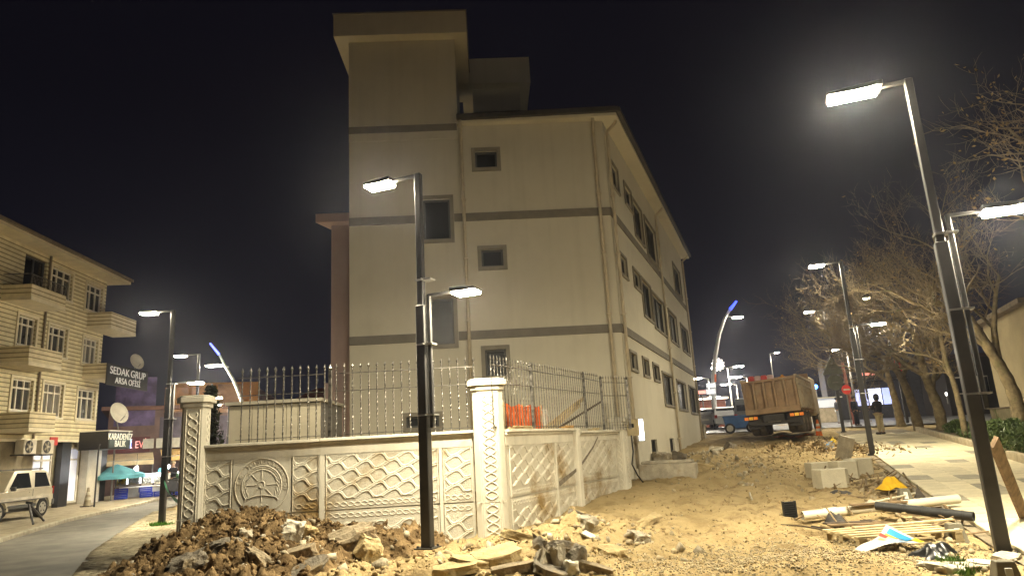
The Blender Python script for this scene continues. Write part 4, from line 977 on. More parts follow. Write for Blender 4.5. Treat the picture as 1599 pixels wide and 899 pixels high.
# satellite dishes
def dish(lab, px, py, Y, r, az):
    c = gy(px, py, Y); T = thing("satellite_dish", lab, "satellite dish", c); d = (azv(az)+Vector((0, 0, .35))).normalized()
    mb = MB(); n = 20; vs = [d*0]; u = d.cross(Vector((0, 0, 1))).normalized(); v = u.cross(d)
    for k in range(1, 5):
        rr_ = r*k/4
        for j in range(n): a = 2*math.pi*j/n; vs.append(u*(rr_*math.cos(a))+v*(rr_*1.08*math.sin(a))+d*(.16*(rr_/r)**2))
    fs = [(0, 1+j, 1+(j+1) % n) for j in range(n)]+[(1+k*n+j, 1+k*n+(j+1) % n, 1+k*n+n+(j+1) % n, 1+k*n+n+j) for k in range(3) for j in range(n)]
    mb.add(vs, fs); o = mb.build("reflector", mat("dish_white", (.6, .56, .46), .5, .1, 3), T, smooth=True); o.modifiers.new("s", 'SOLIDIFY').thickness = .02
    MB().tube([-v*r*.9, -v*r*.55+d*r*1.0], .018, 6).build("feed_arm", m_pole2, T); MB().lathe([(.04, -.06), (.05, .05)], tuple(-v*r*.5+d*r*1.02), 8).build("receiver", m_white, T)
    MB().tube([d*-.02, d*-.1-v*.1, d*-.12-v*(r*1.5)], .03, 6).build("stand", m_pole2, T)
dish("white satellite dish standing on top of the black box sign", 183, 646, 35.2, .52, 110)
dish("upper satellite dish on the dark roof beside the office sign", 211, 566, 37.5, .42, 112)
# dark shop house beyond with hoardings, orange house behind
def dirbox(T, p, u, n, L, D, z0, z1, nm, m):
    mb = MB(); a = p; b = p+u*L; mb.prism([(q.x, q.y) for q in (a, b, b-n*D, a-n*D)], z0, z1); return mb.build(nm, m, T)
SH = gy(166, 700, 43.5); SH.z = -.1; us_ = azv(62); ns_ = Vector((us_.y, -us_.x, 0))
shp = thing("corner_shop_house", "dark low shop house covered in hoardings behind the market stalls", "building", SH)
zt_ = gy(240, 640, 46).z; L_ = 8.2
dirbox(shp, Vector((0, 0, 0)), us_, ns_, L_, 8, -.1, zt_, "wall", mat("shop_dark", (.16, .10, .085), .8, .25, 1.2))
dirbox(shp, -us_*.4+ns_*.5, us_, ns_, L_+.8, 9, zt_, zt_+.25, "roof", mat("shop_roof", (.2, .1, .07), .8, .2, 2))
for k, (u0, u1, z0, z1, c, es) in enumerate(((.3, 2.6, 4.2, 7.3, (.10, .07, .16), 0), (3.1, 4.5, 5.0, 6.6, (.32, .15, .05), 0), (4.7, 6.1, 5.0, 6.6, (.30, .14, .05), 0), (6.3, 7.9, 4.9, 6.8, (.22, .12, .06), 0), (2.9, 7.9, 2.7, 4.7, (.06, .05, .07), 0))):
    dirbox(shp, us_*u0+ns_*.08, us_, ns_, u1-u0, .06, z0, z1, "hoarding", mat("hoarding%d" % k, c, .6, .35, 1.1, c2=tuple(v*1.9 for v in c)))
for k in range(3): dirbox(shp, us_*(2.0+k*.75)+ns_*.42, us_, ns_, .62, .36, 2.75, 3.35, "air_conditioner", mat("ac_grey", (.42, .4, .34), .6, .15, 3))
dirbox(shp, us_*.1+ns_*.12, us_, ns_, 2.3, .08, 2.55, 3.5, "market_sign", mat("market_sign", (.1, .02, .02), .5, .1, 3))
text("market_lettering", "BALIK EVİ", .62, lum("sign_red", (1, .1, .08), 1.1), shp, face_m(us_*1.25+ns_*.14+Vector((0, 0, 3.0)), us_, ns_), .015, sx_=.72)
MB().box((1.28*us_.x+.3*ns_.x, 1.28*us_.y+.3*ns_.y, 3.1), (.14, .05, .55), rz=R(28)).build("blue_light", lum("blue_light", (.25, .45, 1), 4), shp)
OH = gy(262, 700, 58); OH.z = -.1; uo = azv(70); no_ = Vector((uo.y, -uo.x, 0))
oh = thing("orange_house", "orange lit house front just left of the left wall pillar", "building", OH); m_oh = mat("orange_glow_plaster", (.62, .30, .07), .85, .15, 1)  # orange light on the front is put into the plaster colour
zt_ = gy(280, 600, 60).z
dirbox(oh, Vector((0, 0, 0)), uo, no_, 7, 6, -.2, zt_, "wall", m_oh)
for z in (3.0, 5.4):
    for u_ in (1.1, 2.6, 4.2): f = dirbox(oh, uo*u_+no_*.05, uo, no_, .8, .1, z+.2, z+1.6, "window", mat("oh_frame", (.3, .16, .06))); dirbox(f, uo*(u_+.08)+no_*.07, uo, no_, .64, .06, z+.28, z+1.52, "pane", m_pane)
    dirbox(oh, uo*.2+no_*.7, uo, no_, 4.6, .7, z-.1, z+.05, "balcony_floor", m_oh)
street_q = OH+uo*2.2+no_*3.2
T = thing("wall_lamp", "sodium lamp lighting the orange house front", "street lamp", (street_q.x, street_q.y, -.1)); MB().tube([(0, 0, 0), (0, 0, 4.6)], [.07, .04], 8).build("pole", m_pole, T); head(T, Vector((0, 0, 4.6)), -no_, .4, .25, lens=lum("sodium_lens", (1, .45, .08), 420))
# market: awnings, umbrella, stalls, crates, goods
MK = gy(182, 772, 36.3); mk = Vector((MK.x, MK.y, -.05)); um = azv(60); nm_ = Vector((um.y, -um.x, 0))
T = thing("market_umbrella", "large turquoise market umbrella over the bright stall", "umbrella", mk+um*.4)
uc = gy(183, 728, 36.3)-mk-um*.4; mb = MB(); n = 8; zt_ = gy(183, 724, 36.3).z+.05; ze = gy(183, 740, 36.3).z; cv = uc; cv.z = 0; rd = 1.4
vs = [(cv.x, cv.y, zt_)]+[(cv.x+rd*math.cos(2*math.pi*k/n), cv.y+rd*math.sin(2*math.pi*k/n), ze) for k in range(n)]+[(cv.x+rd*math.cos(2*math.pi*k/n), cv.y+rd*math.sin(2*math.pi*k/n), ze-.18) for k in range(n)]
mb.add(vs, [(0, 1+k, 1+(k+1) % n) for k in range(n)]+[(1+k, 1+(k+1) % n, 9+(k+1) % n, 9+k) for k in range(n)]); mb.build("canopy", mat("turquoise_canvas", (.12, .38, .46), .7, .15, 2), T)
MB().tube([(cv.x, cv.y, 0), (cv.x, cv.y, zt_-.03)], .03, 8).build("pole", m_pole2, T)
for k in range(n): a = 2*math.pi*k/n; MB().tube([(cv.x, cv.y, zt_-.06), (cv.x+rd*.98*math.cos(a), cv.y+rd*.98*math.sin(a), ze-.02)], .012, 5).build("rib", m_pole2, T)
def awning(lab, p, L, D, z, c, sl_=.45):
    T = thing("awning", lab, "awning", p); mb = MB(); a = Vector((0, 0, z+sl_)); b = um*L+a; f = nm_*D-Vector((0, 0, sl_))
    mb.add([a, b, b+f, a+f, a+f-Vector((0, 0, .28)), b+f-Vector((0, 0, .28))], [(0, 1, 2, 3), (3, 2, 5, 4)]); mb.build("canvas", mat(lab[:12], c, .7, .15, 2), T)
    for u_ in (.05, L-.05): MB().tube([um*u_+nm_*(D-.05), um*u_+nm_*(D-.05)+Vector((0, 0, z))], .035, 6).build("post", m_pole2, T)
    MB().bar(um*.02+nm_*(D-.02)+Vector((0, 0, z)), um*(L-.02)+nm_*(D-.02)+Vector((0, 0, z)), .04, .04).build("front_bar", m_pole2, T); return T
awning("pale cream awning above the fish stall beside the black column", SH+us_*-.2+ns_*.1, 2.8, 2.1, 2.05, (.62, .5, .3))
awning("long tan awning over the dark stalls on the right of the market", SH+us_*3.0+ns_*.1, 5.4, 2.4, 2.2, (.42, .27, .1))
def stall(lab, p, L, c, lamp=True, crates=None):
    T = thing("market_stall", lab, "stall", p); MB().bar(Vector((0, 0, .55)), um*L+Vector((0, 0, .55)), .95, .07).build("table_top", m_white, T)
    for u_ in (.1, L-.1):
        for s in (-.38, .38): MB().box(tuple(um*u_+nm_*s+Vector((0, 0, .25))), (.05, .05, .5)).build("leg", m_pole2, T)
    mb = MB(); mb.bar(Vector((0, 0, .3))+nm_*.47, um*L+Vector((0, 0, .3))+nm_*.47, .02, .42); mb.build("skirt", mat("skirt"+lab[:9], c, .8, .2, 2), T)
    if lamp:
        MB().bar(um*.2-nm_*.5+Vector((0, 0, .98)), um*(L-.1)-nm_*.5+Vector((0, 0, .98)), .06, .5).build("glow_board", lum("glow_board", (.95, .98, 1.0), 3.0), T)  # glowing board added behind the goods to brighten the stall
        for u_ in (L*.25, L*.75):
            MB().tube([um*u_+Vector((0, 0, 1.62)), um*u_+Vector((0, 0, 2.3))], .012, 5).build("flex", m_blk, T)
            MB().lathe([(.02, 1.63), (.08, 1.58), (.09, 1.5), (.05, 1.43)], tuple(um*u_), 10).build("bulb", lum("stall_bulb", (.95, .97, 1.0), 420), T)
    return T
stall("bright fish stall with white ice displays under the turquoise umbrella", mk+um*.1-nm_*.9, 3.0, (.5, .5, .5)); stall("dim stall under the tan awning left of the lamp pole", mk+um*3.6-nm_*.9, 2.6, (.1, .12, .3), lamp=False)
rg2 = random.Random(5)
m_bl = mat("blue_plastic", (.02, .045, .42), .5, .15, 3)
def crate(m=m_bl, nm="crate"):
    mb = MB()
    for z in (.04, .13, .22):
        for s in (-1, 1): mb.box((0, s*.18, z), (.58, .016, .06)); mb.box((s*.285, 0, z), (.016, .35, .06))
    for sx_ in (-1, 1):
        for sy in (-1, 1): mb.box((sx_*.28, sy*.175, .13), (.035, .035, .25))
    mb.box((0, 0, .015), (.56, .35, .02)); return mb.mesh(nm)
cm = crate(); cm.materials.append(m_bl)
lbl = ["blue plastic crate at the left end of the fish stall", "blue plastic crate stacked on the leftmost crate by the stall", "blue plastic crate before the middle of the fish stall", "blue plastic crate on top of the middle crate", "blue plastic crate near the thin post of the stall", "blue plastic crate at the right end of the fish stall", "blue plastic crate stacked at the right end of the stall", "blue plastic crate alone right of the stall"]
for i, (u_, z_) in enumerate(((.2, 0), (.2, .26), (1.35, 0), (1.3, .26), (2.0, 0), (2.75, 0), (2.75, .26), (3.5, 0))):
    q = mk+um*u_+nm_*.05; t = inst(cm, "fish_crate", None, (q.x, q.y, float(base_z(q.x, q.y))+.12+z_), R(30)+rg2.uniform(-.1, .1)); tag(t, lbl[i], "crate", "blue crates at the market")
m_fish = [mat("ice", (.75, .76, .74), .5, .1, 9), mat("lemon", (.6, .42, .06)), mat("greens", (.05, .14, .04)), mat("rosy_fish", (.5, .25, .18), .4)]
for i, (u_, k, lab) in enumerate(((.15, 1, "heap of yellow lemons on the left of the fish stall"), (.75, 0, "white ice tray on the fish stall beside the lemons"), (1.35, 0, "white ice tray in the middle of the fish stall"), (1.95, 0, "white ice tray right of the stall middle"), (2.5, 3, "pinkish fish tray at the right of the stall"), (2.95, 2, "green bundle on the right end of the fish stall"))):
    q = mk+um*u_-nm_*.55; T = thing("fish_tray", lab, "tray", (q.x, q.y, .76), R(30)); T.rotation_euler[0] = .55; MB().box((0, 0, .05), (.52, .7, .1), ch=.01).build("tray", m_white, T)
    g3 = np.random.default_rng(i); pp = np.column_stack([g3.uniform(-.22, .22, 60), g3.uniform(-.3, .3, 60), g3.uniform(.1, .24, 60)]); s_ = scatter("contents", pp, np.full(60, .055), m_fish[k], jit=.2, seed=i, parent=T); s_["kind"] = "stuff"
# far skyline houses behind the left fence
def far_house(lab, px0, px1, py, Y, c, roofc, D=7):
    a = gy(px0, py, Y); b = gy(px1, py, Y); T = thing("far_house", lab, "building", (a.x, a.y, -.2)); L_ = (b-a).length; h = a.z+.2
    MB().box((L_/2, D/2, h/2), (L_, D, h)).build("wall", mat("fh"+lab[:14], c, .9, .2, .7), T)
    MB().prism([(-.4, -.4), (L_+.4, -.4), (L_+.4, D+.4), (-.4, D+.4)], h, h+1.5, [(L_*.3, D/2-.1), (L_*.7, D/2-.1), (L_*.7, D/2+.1), (L_*.3, D/2+.1)]).build("roof", mat("fr"+lab[:14], roofc, .85, .2, 1), T)
    for k in range(max(2, int(L_/2.2))):
        for z in (h*.35, h*.68): f = MB().box((1.0+k*2.1, -.04, z), (1.0, .1, 1.3)).build("window", m_white, T); MB().box((1.0+k*2.1, -.1, z), (.8, .04, 1.1)).build("pane", m_pane, f)
far_house("dim red-roofed house seen through the left fence bars", 452, 520, 632, 54, (.25, .17, .14), (.3, .1, .07)); far_house("dim brownish house between the left pillar and the mast", 338, 400, 628, 66, (.28, .22, .2), (.22, .1, .08))
# unidentified dark clump behind the left pillar, shaped as foliage
def shrub(name, lab, cat, base, hgt, rad, n, m, seed, leaf=.05, shape='col', zlow=.1):
    T = thing(name, lab, cat, base); g3 = np.random.default_rng(seed)
    for k in range(3): MB().tube([(0, 0, -.1), (g3.uniform(-.5, .5)*rad*.5, g3.uniform(-.5, .5)*rad*.5, hgt*.5), (g3.uniform(-1, 1)*rad*.5, g3.uniform(-1, 1)*rad*.5, hgt*.85)], [.03, .02, .006], 5).build("stem", mat("bark_dark", (.08, .06, .04), .9), T)
    t = g3.random(n); a = g3.uniform(0, 2*math.pi, n); r = rad*np.sqrt(g3.random(n))*(np.sin(np.clip(t*2.6+.35, 0, math.pi))*.8+.25 if shape == 'col' else np.sqrt(np.clip(1-(t*1.0)**2, 0.02, 1)))
    lump = 1+.35*np.sin(a*3+t*7+seed); pos = np.column_stack([r*lump*np.cos(a), r*lump*np.sin(a), zlow+t*(hgt-zlow)])
    lv = np.array([(-1, 0, 0), (0, -.4, .12), (1.2, 0, 0), (0, .4, .12)]); lf = np.array([(0, 1, 2), (0, 2, 3)])
    s_ = scatter("foliage", pos, leaf*(.6+.8*g3.random(n)), m, lv, lf, jit=.15, flat=(1, 1, 1), seed=seed, parent=T); s_["kind"] = "stuff"; return T
q = onplane(328, 680, WC-NW*.7, WAZ); shrub("clump", "slim dark conifer just right of the left wall pillar", "clump", (q.x, q.y, 0), gy(326, 603, q.y).z, .2, 2600, mat("dark_foliage", (.025, .03, .018), .9, .3, 3), 3, leaf=.05)
# parked off-roader on the shop pavement, A-shaped barrier, cone, post
def wheel(T, c, r, wd, side, rimc=(.5, .48, .42)):
    wv = MB().lathe([(r*.62, -wd/2), (r*.93, -wd/2), (r, -wd*.3), (r, wd*.3), (r*.93, wd/2), (r*.62, wd/2)], (0, 0, 0), 22, 'y').build("wheel", mat("tyre", (.025, .024, .022), .85, .2, 6), T, c, smooth=False)
    MB().lathe([(r*.64, wd*.3*side), (r*.62, wd*.515*side), (r*.55, wd*.53*side), (r*.3, wd*.51*side), (r*.14, wd*.56*side)], (0, 0, 0), 18, 'y').build("rim", mat("rim%.2f" % rimc[0], rimc, .35, .15, 4, metal=.6), wv, smooth=False)
    for k in range(5):
        a = k*2*math.pi/5+.3; MB().lathe([(r*.1, wd*.48*side), (r*.1, wd*.55*side)], (math.cos(a)*r*.42, 0, math.sin(a)*r*.42), 8, 'y').build("rim_hole", m_blk, wv)
    return wv
def suv():
    q = gz(72, 806, -.02); T = thing("parked_offroader", "champagne coloured short off-roader parked on the pavement by the shopfronts", "car", (q.x-.85, q.y-1.35, -.0), math.atan2(-UA.y, -UA.x))
    m_b = mat("champagne_paint", (.66, .60, .47), .3, .05, 3, spec=.6, metal=.35); m_g = glassy("car_glass", (.02, .022, .025), .05)
    # local x forward (towards the camera), y left side faces the street
    low = [(-1.85, .42), (-1.88, .62), (-1.86, .98), (-1.8, 1.02), (.75, 1.03), (1.0, 1.0), (1.75, .9), (1.85, .72), (1.85, .42)]
    MB().side(low, -.82, .82, [.05, .02, .03, .06, .06, .06, .08, .06, .06]).build("body", m_b, T, bev=.03)
    top = [(-1.8, 1.015), (-1.66, 1.6), (-1.5, 1.67), (.1, 1.69), (.3, 1.64), (.98, 1.015)]
    MB().side(top, -.78, .78, [.0, .14, .17, .17, .15, .0]).build("cabin", m_b, T, bev=.025)
    MB().box((-.7, -.5, 1.73), (1.7, .05, .04)).build("roof_rail", m_wf, T); MB().box((-.7, .5, 1.73), (1.7, .05, .04)).build("roof_rail", m_wf, T)
    for s in (-1, 1):
        for nm, pts in (("side_window", [(-1.64, 1.08), (-1.52, 1.58), (-.9, 1.6), (-.72, 1.08)]), ("door_window", [(-.52, 1.08), (-.52, 1.6), (.14, 1.6), (.68, 1.08)])):
            mb = MB(); f = lambda z: .785-.17*(z-1.015)/.66
            mb.add([(x, s*(f(z)+.012), z) for x, z in pts]+[(x, s*(f(z)-.03), z) for x, z in pts], [(0, 1, 2, 3), (7, 6, 5, 4), (0, 4, 5, 1), (1, 5, 6, 2), (2, 6, 7, 3), (3, 7, 4, 0)]); mb.build(nm, m_g, T)
        MB().box((.0, s*.83, .72), (3.0, .035, .1), ch=.008).build("side_moulding", mat("moulding", (.62, .57, .48), .35), T)
        MB().box((-.42, s*.835, .92), (.16, .03, .03), ch=.006).build("door_handle", m_b, T)
        MB().bar((-.56, s*.825, .5), (-.56, s*.825, 1.02), .012, .006, upv=(0, 1, 0)).build("door_seam", m_wf, T)
        for x in (-1.2, 1.25):
            mb = MB(); n = 16; vs = []
            for i in range(n+1):
                a = math.pi*i/n
                for r_ in (.40, .5): vs += [(x+r_*math.cos(a), s*.84, .34+r_*math.sin(a)*.98), (x+r_*math.cos(a), s*.72, .34+r_*math.sin(a)*.98)]
            mb.add(vs, [(i*4, i*4+2, i*4+6, i*4+4) for i in range(n)]+[(i*4+2, i*4+3, i*4+7, i*4+6) for i in range(n)]+[(i*4, i*4+1, i*4+5, i*4+4) for i in range(n)]); mb.build("wheel_arch", m_b, T)
            wheel(T, (x, s*.72, .33), .34, .22, s)
        MB().box((-1.86, s*.72, .92), (.06, .16, .28), ch=.015).build("tail_light", mat("tail_red", (.4, .03, .02), .25), T)
        MB().box((.75, s*.95, 1.08), (.1, .16, .14), ch=.02).build("mirror", m_wf, T)
    MB().box((-1.9, 0, .5), (.16, 1.6, .22), ch=.03).build("rear_bumper", mat("bumper_grey", (.09, .09, .09), .6), T)
    MB().box((1.9, 0, .5), (.16, 1.6, .22), ch=.03).build("front_bumper", mat("bumper_grey", (.09, .09, .09), .6), T)
    MB().box((0, 0, .36), (3.2, 1.3, .16)).build("underbody", m_blk, T)
    for s in (-1, 1): MB().box((.02, s*.815, .46), (1.7, .05, .12), ch=.01).build("sill", m_wf, T); MB().box((.02, s*.826, .655), (2.9, .03, .035)).build("trim_line", m_wf, T)
suv()
q = gz(52, 818, -.0); T = thing("parking_barrier", "low black A-shaped parking barrier beside the off-roader", "barrier", q)
d = (gz(66, 814, 0)-gz(49, 820, 0)); apx = Vector((-.25*1, 0, .72)); 
for p_ in (Vector((0, 0, 0)), d*1.0): MB().tube([p_, d*.1+Vector((-.25, .0, .66))], .035, 8).build("leg", m_pole, T)
MB().tube([d*.1+Vector((-.33, 0, .68)), d*.1+Vector((-.12, 0, .64))], .04, 8).build("cross_tube", m_pole, T)
def cone(lab, p, h=.75, c1=(.5, .42, .3), c2=(.5, .42, .3)):
    T = thing("traffic_cone", lab, "traffic cone", p); MB().box((0, 0, .02), (h*.52, h*.52, .04), ch=.01).build("base", mat("cone_base", (.12, .1, .08)), T)
    MB().lathe([(h*.2, .04), (h*.05, h)], n=14).build("body", mat("cone%.2f" % c1[0], c1, .6), T)
    for f in (.3, .6): MB().lathe([(h*(.2-.15*f)+.004, .04+(h-.04)*f), (h*(.2-.15*(f+.16))+.004, .04+(h-.04)*(f+.16))], n=14).build("stripe", mat("conestripe%.2f" % c2[0], c2, .5), T)
q = gz(136, 791, 0.0); cone("dusty traffic cone in front of the white column", (q.x, q.y, .02), .8, (.38, .32, .22), (.6, .55, .42))
q = gz(147, 791, 0); T = thing("thin_post", "thin dark post with flag rail by the corner column", "post", (q.x, q.y, 0)); MB().tube([(0, 0, 0), (0, 0, 2.6)], .035, 8).build("tube", m_pole, T); MB().box((0, 0, 2.62), (.09, .09, .05)).build("cap", m_pole, T)
q = gz(173, 781, 0); T = thing("thin_post", "slim grey post standing in front of the fish stall", "post", (q.x, q.y, 0)); MB().tube([(0, 0, 0), (0, 0, 3.0)], .04, 8).build("tube", m_pole2, T); MB().box((0, 0, 3.02), (.1, .1, .05)).build("cap", m_pole2, T)
# barrier tape between pillar and lamp
a = Vector((bl.x, bl.y, 1.15)); b = WC+UW*uP(290)+Vector((0, -.1, .98)); mb = MB(); vs = []
for i in range(25): f = i/24; c = a.lerp(b, f)+Vector((0, 0, -.12*math.sin(math.pi*f))); tw = .5*math.sin(f*9); vs += [c+Vector((math.sin(tw)*.03, 0, math.cos(tw)*.035))-a, c-Vector((math.sin(tw)*.03, 0, math.cos(tw)*.035))-a]
mb.add(vs, [(2*i, 2*i+1, 2*i+3, 2*i+2) for i in range(24)]); t = mb.build("barrier_tape", mat("green_tape", (.06, .35, .2), .5), None, a); tag(t, "thin green tape strung from the left lamp to the wall pillar", "tape")
g3 = np.random.default_rng(2); n = 500; pos = np.column_stack([bl.x+g3.normal(0, .16, n), bl.y+g3.normal(-.05, .12, n), np.full(n, -.1)+.05*g3.random(n)])
t = scatter("grass_tuft", pos, .04+.07*g3.random(n), mat("grass", (.10, .26, .03), .8, .3, 8), np.array([(-.12, 0, 0), (.12, 0, 0), (.05, .05, 1.2)]), np.array([(0, 1, 2)]), jit=.2, flat=(1, 1, 1), seed=3, spin=False); tag(t, "green grass tuft at the foot of the left street lamp", "grass", kind="stuff")
# ================================================================== RIGHT SIDE: TREES, PLANTER SHRUBS, REAR WALLS
m_bark = mat("bark", (.2, .155, .09), .95, .3, 4, bump=1.0, bscale=22, c2=(.3, .235, .13), stain=(.12, .13, .05), sscale=1.2, sth=.55)
m_twig = mat("twig", (.22, .17, .10), .9, .3, 6)
m_dry = mat("dry_leaf", (.27, .16, .055), .9, .4, 5, c2=(.40, .27, .10))
LEAF_V = np.array([(-1, 0, 0), (0, -.55, .2), (1.1, 0, .05), (0, .55, .2)]); LEAF_F = np.array([(0, 1, 2), (0, 2, 3)])
def bare_tree(lab, trunk_pts, r0, r1, seed, limbs, leaves=300, depth=4, reach=2.6, dens=1.16, leaf_zone=None, upb=.25, lean=None):
    """trunk along points, limbs: list of (start fraction, direction, length)"""
    rg_ = random.Random(seed); b0 = Vector(trunk_pts[0]); P = [Vector(p)-b0 for p in trunk_pts]
    T = thing("bare_tree", lab, "tree", b0, group=None)
    # smooth and roughen the trunk path
    pts = []; rs = []; k = len(P)-1; n = 26
    for i in range(n+1):
        f = i/n*k; j = min(int(f), k-1); t = f-j
        p0 = P[max(j-1, 0)]; p1 = P[j]; p2 = P[j+1]; p3 = P[min(j+2, k)]
        q = .5*((2*p1)+(p2-p0)*t+(2*p0-5*p1+4*p2-p3)*t*t+(3*p1-p0-3*p2+p3)*t**3)
        pts.append(q); rr_ = r0+(r1-r0)*(i/n); rr_ *= 1+.35*math.exp(-i*.9)+.07*math.sin(i*1.9+seed); rs.append(rr_)
    MB().tube(pts, rs, 12).build("trunk", m_bark, T, smooth=True)
    br = MB(); tw = MB(); tips = []
    def grow(p, d, ln, r, dep):
        segs = 5 if dep > 1 else 4; q = [p]; rr_ = [r]; dd = d.copy()
        for i in range(segs):
            dd = (dd+Vector((rg_.uniform(-.28, .28), rg_.uniform(-.28, .28), rg_.uniform(-.2, .28)+upb*.12))).normalized(); p = p+dd*(ln/segs); q.append(p); rr_.append(r*(1-.62*(i+1)/segs))
        (br if dep >= 3 else tw).tube(q, rr_, 6 if dep >= 3 else 4 if dep == 2 else 3, cap=False)
        if dep <= 1: tips.append(q[-1]); tips.append(q[-2])
        if dep > 0:
            nb = int(rg_.uniform(3.4, 5.6)*dens)+(1 if dep > 2 else 0)
            for b in range(nb):
                i = min(segs, 1+int((b+rg_.random())/nb*segs)); d0 = (q[i]-q[i-1]).normalized(); ax = Vector((rg_.uniform(-1, 1), rg_.uniform(-1, 1), rg_.uniform(-.8, .9))); ax = (ax-d0*ax.dot(d0)).normalized()
                nd = (d0*.65+ax*rg_.uniform(.5, .95)+Vector((0, 0, upb*.3))).normalized(); grow(q[i], nd, ln*rg_.uniform(.48, .72), max(rr_[i]*.62, .0035), dep-1)
    for f, d, ln in limbs:
        i = int(f*n); grow(pts[i], Vector(d).normalized(), ln, rs[i]*.66, depth)
    br.build("limbs", m_bark, T, smooth=True); o = tw.build("twigs", m_twig, T); o["kind"] = "stuff"
    if leaves and tips:
        g_ = np.random.default_rng(seed); sel = [tips[rg_.randrange(len(tips))] for _ in range(leaves)]
        if leaf_zone is not None: sel = [t for t in sel if leaf_zone(t+b0)] or sel[:5]
        pos = np.array([tuple(t) for t in sel])+g_.normal(0, .07, (len(sel), 3)); o = scatter("dry_leaves", pos, .03+.035*g_.random(len(sel)), m_dry, LEAF_V, LEAF_F, jit=.2, flat=(1, 1, 1), seed=seed, parent=T); o["kind"] = "stuff"
    return T
TP = PP+PR*4.0
def tb(px, py, d=4.0): return onplane(px, py, PP+PR*d, PAZ)
def tpath(pix, d):       # points on the vertical plane through the tree row, seen at these pixels
    b = tb(*pix[0], d); return [b]+[gy(x, y, b.y+dy) for (x, y, *r_) in pix[1:] for dy in (r_[0] if r_ else 0,)]
L_, RT, UPV, AW, TW = -PR, PR, Vector((0, 0, 1)), PD, -PD
bare_tree("bare tree with forked pale trunk in the gap between the planters", tpath([(1475, 692), (1466, 640), (1450, 600), (1440, 570), (1428, 520)], 3.9), .24, .12, 3, [(.45, RT*.5+UPV*1.1, 2.4), (.62, L_*1.0+UPV*.6, 3.2), (.8, L_*.9+UPV*.2+TW*.3, 3.3), (.95, UPV+L_*.3, 2.6), (1.0, L_*.8+UPV*.7+AW*.3, 2.8), (.9, L_+UPV*.3+AW*.2, 3.4)], 200, depth=4)
bare_tree("bare tree with dark curved trunk left of the forked one", tpath([(1437, 676), (1424, 630), (1408, 590), (1388, 565), (1360, 545)], 3.7), .24, .1, 8, [(.5, RT*.8+UPV, 2.4), (.75, L_+UPV*.5, 2.6), (.9, L_+UPV*.1+TW*.2, 3.6), (1.0, L_+UPV*.35, 3.2), (.95, L_*.6+UPV, 2.2)], 260, depth=4)
bare_tree("mossy bare tree at the far planter corner with reddish leaves", tpath([(1408, 667), (1398, 625), (1388, 590), (1380, 560)], 3.6), .23, .1, 12, [(.6, L_*.8+UPV*.7, 2.6), (.8, L_+UPV*.15, 3.6), (1.0, UPV+L_*.4, 2.8), (.9, RT*.6+UPV, 2.3)], 420, depth=4, leaf_zone=lambda p: True)
bare_tree("slim bare tree wrapped in dry creeper behind the near lamp", tpath([(1512, 704), (1502, 650), (1490, 600), (1476, 560), (1466, 510)], 3.6), .11, .07, 15, [(.5, L_*.6+UPV, 1.2), (.7, L_*.8+UPV*.6, 1.8), (1.0, L_*.3+UPV, 2.2), (.85, RT*.5+UPV, 1.6)], 300, depth=4)
bare_tree("big leaning bare tree at the right edge of the picture", tpath([(1597, 720), (1590, 640), (1572, 590), (1545, 545), (1512, 495)], 4.6), .24, .13, 21, [(.62, RT*.3+UPV*1.2, 3.0), (.8, L_*.7+UPV*.8, 2.8), (.95, L_+UPV*.5, 2.8), (1.0, UPV+L_*.3+TW*.3, 3.0), (1.0, L_*.6+UPV*.6+AW*.5, 2.6)], 240, depth=4)
bare_tree("bare tree whose leafy twigs hang into the top right corner", [gy(1800, 760, 13.5), gy(1780, 600, 13.5), gy(1760, 420, 13.5), gy(1740, 260, 13.3)], .2, .1, 27, [(.75, L_+UPV*.4, 2.0), (1.0, L_+UPV*.4+TW*.1, 2.1), (1.0, L_*.5+UPV, 2.0)], 260, depth=3)
bare_tree("thin dark bare tree far back beside the third lamp", tpath([(1384, 655), (1380, 620), (1362, 580), (1335, 540)], 5.0), .16, .07, 33, [(.5, L_+UPV*.6, 2.8), (.8, L_+UPV*.4, 3.4), (1.0, L_+UPV*.2, 3.4)], 500, depth=4)
m_leafg = mat("laurel_leaf", (.055, .10, .025), .55, .35, 6, c2=(.12, .17, .05), spec=.4)
for i, (px, py, h, r, lab) in enumerate(((1500, 690, .55, .5, "low green shrub by the slim tree in the planter"), (1530, 695, .6, .55, "low green shrub just left of the near lamp pole"), (1562, 700, .75, .6, "bushy green shrub right behind the near lamp pole"), (1592, 712, .85, .65, "bushy green shrub at the right picture edge"), (1585, 735, .7, .6, "low green shrub nearest the kerb at the right edge"), (1620, 730, .9, .7, "green shrub cut by the right picture border"))):
    q = tb(px, py, 4.0 if i < 4 else 3.75); shrub("green_shrub", lab, "shrub", (q.x, q.y, float(base_z(q.x, q.y))+.12), h, r, 1500, m_leafg, 40+i, leaf=.055, shape='dome', zlow=.05)
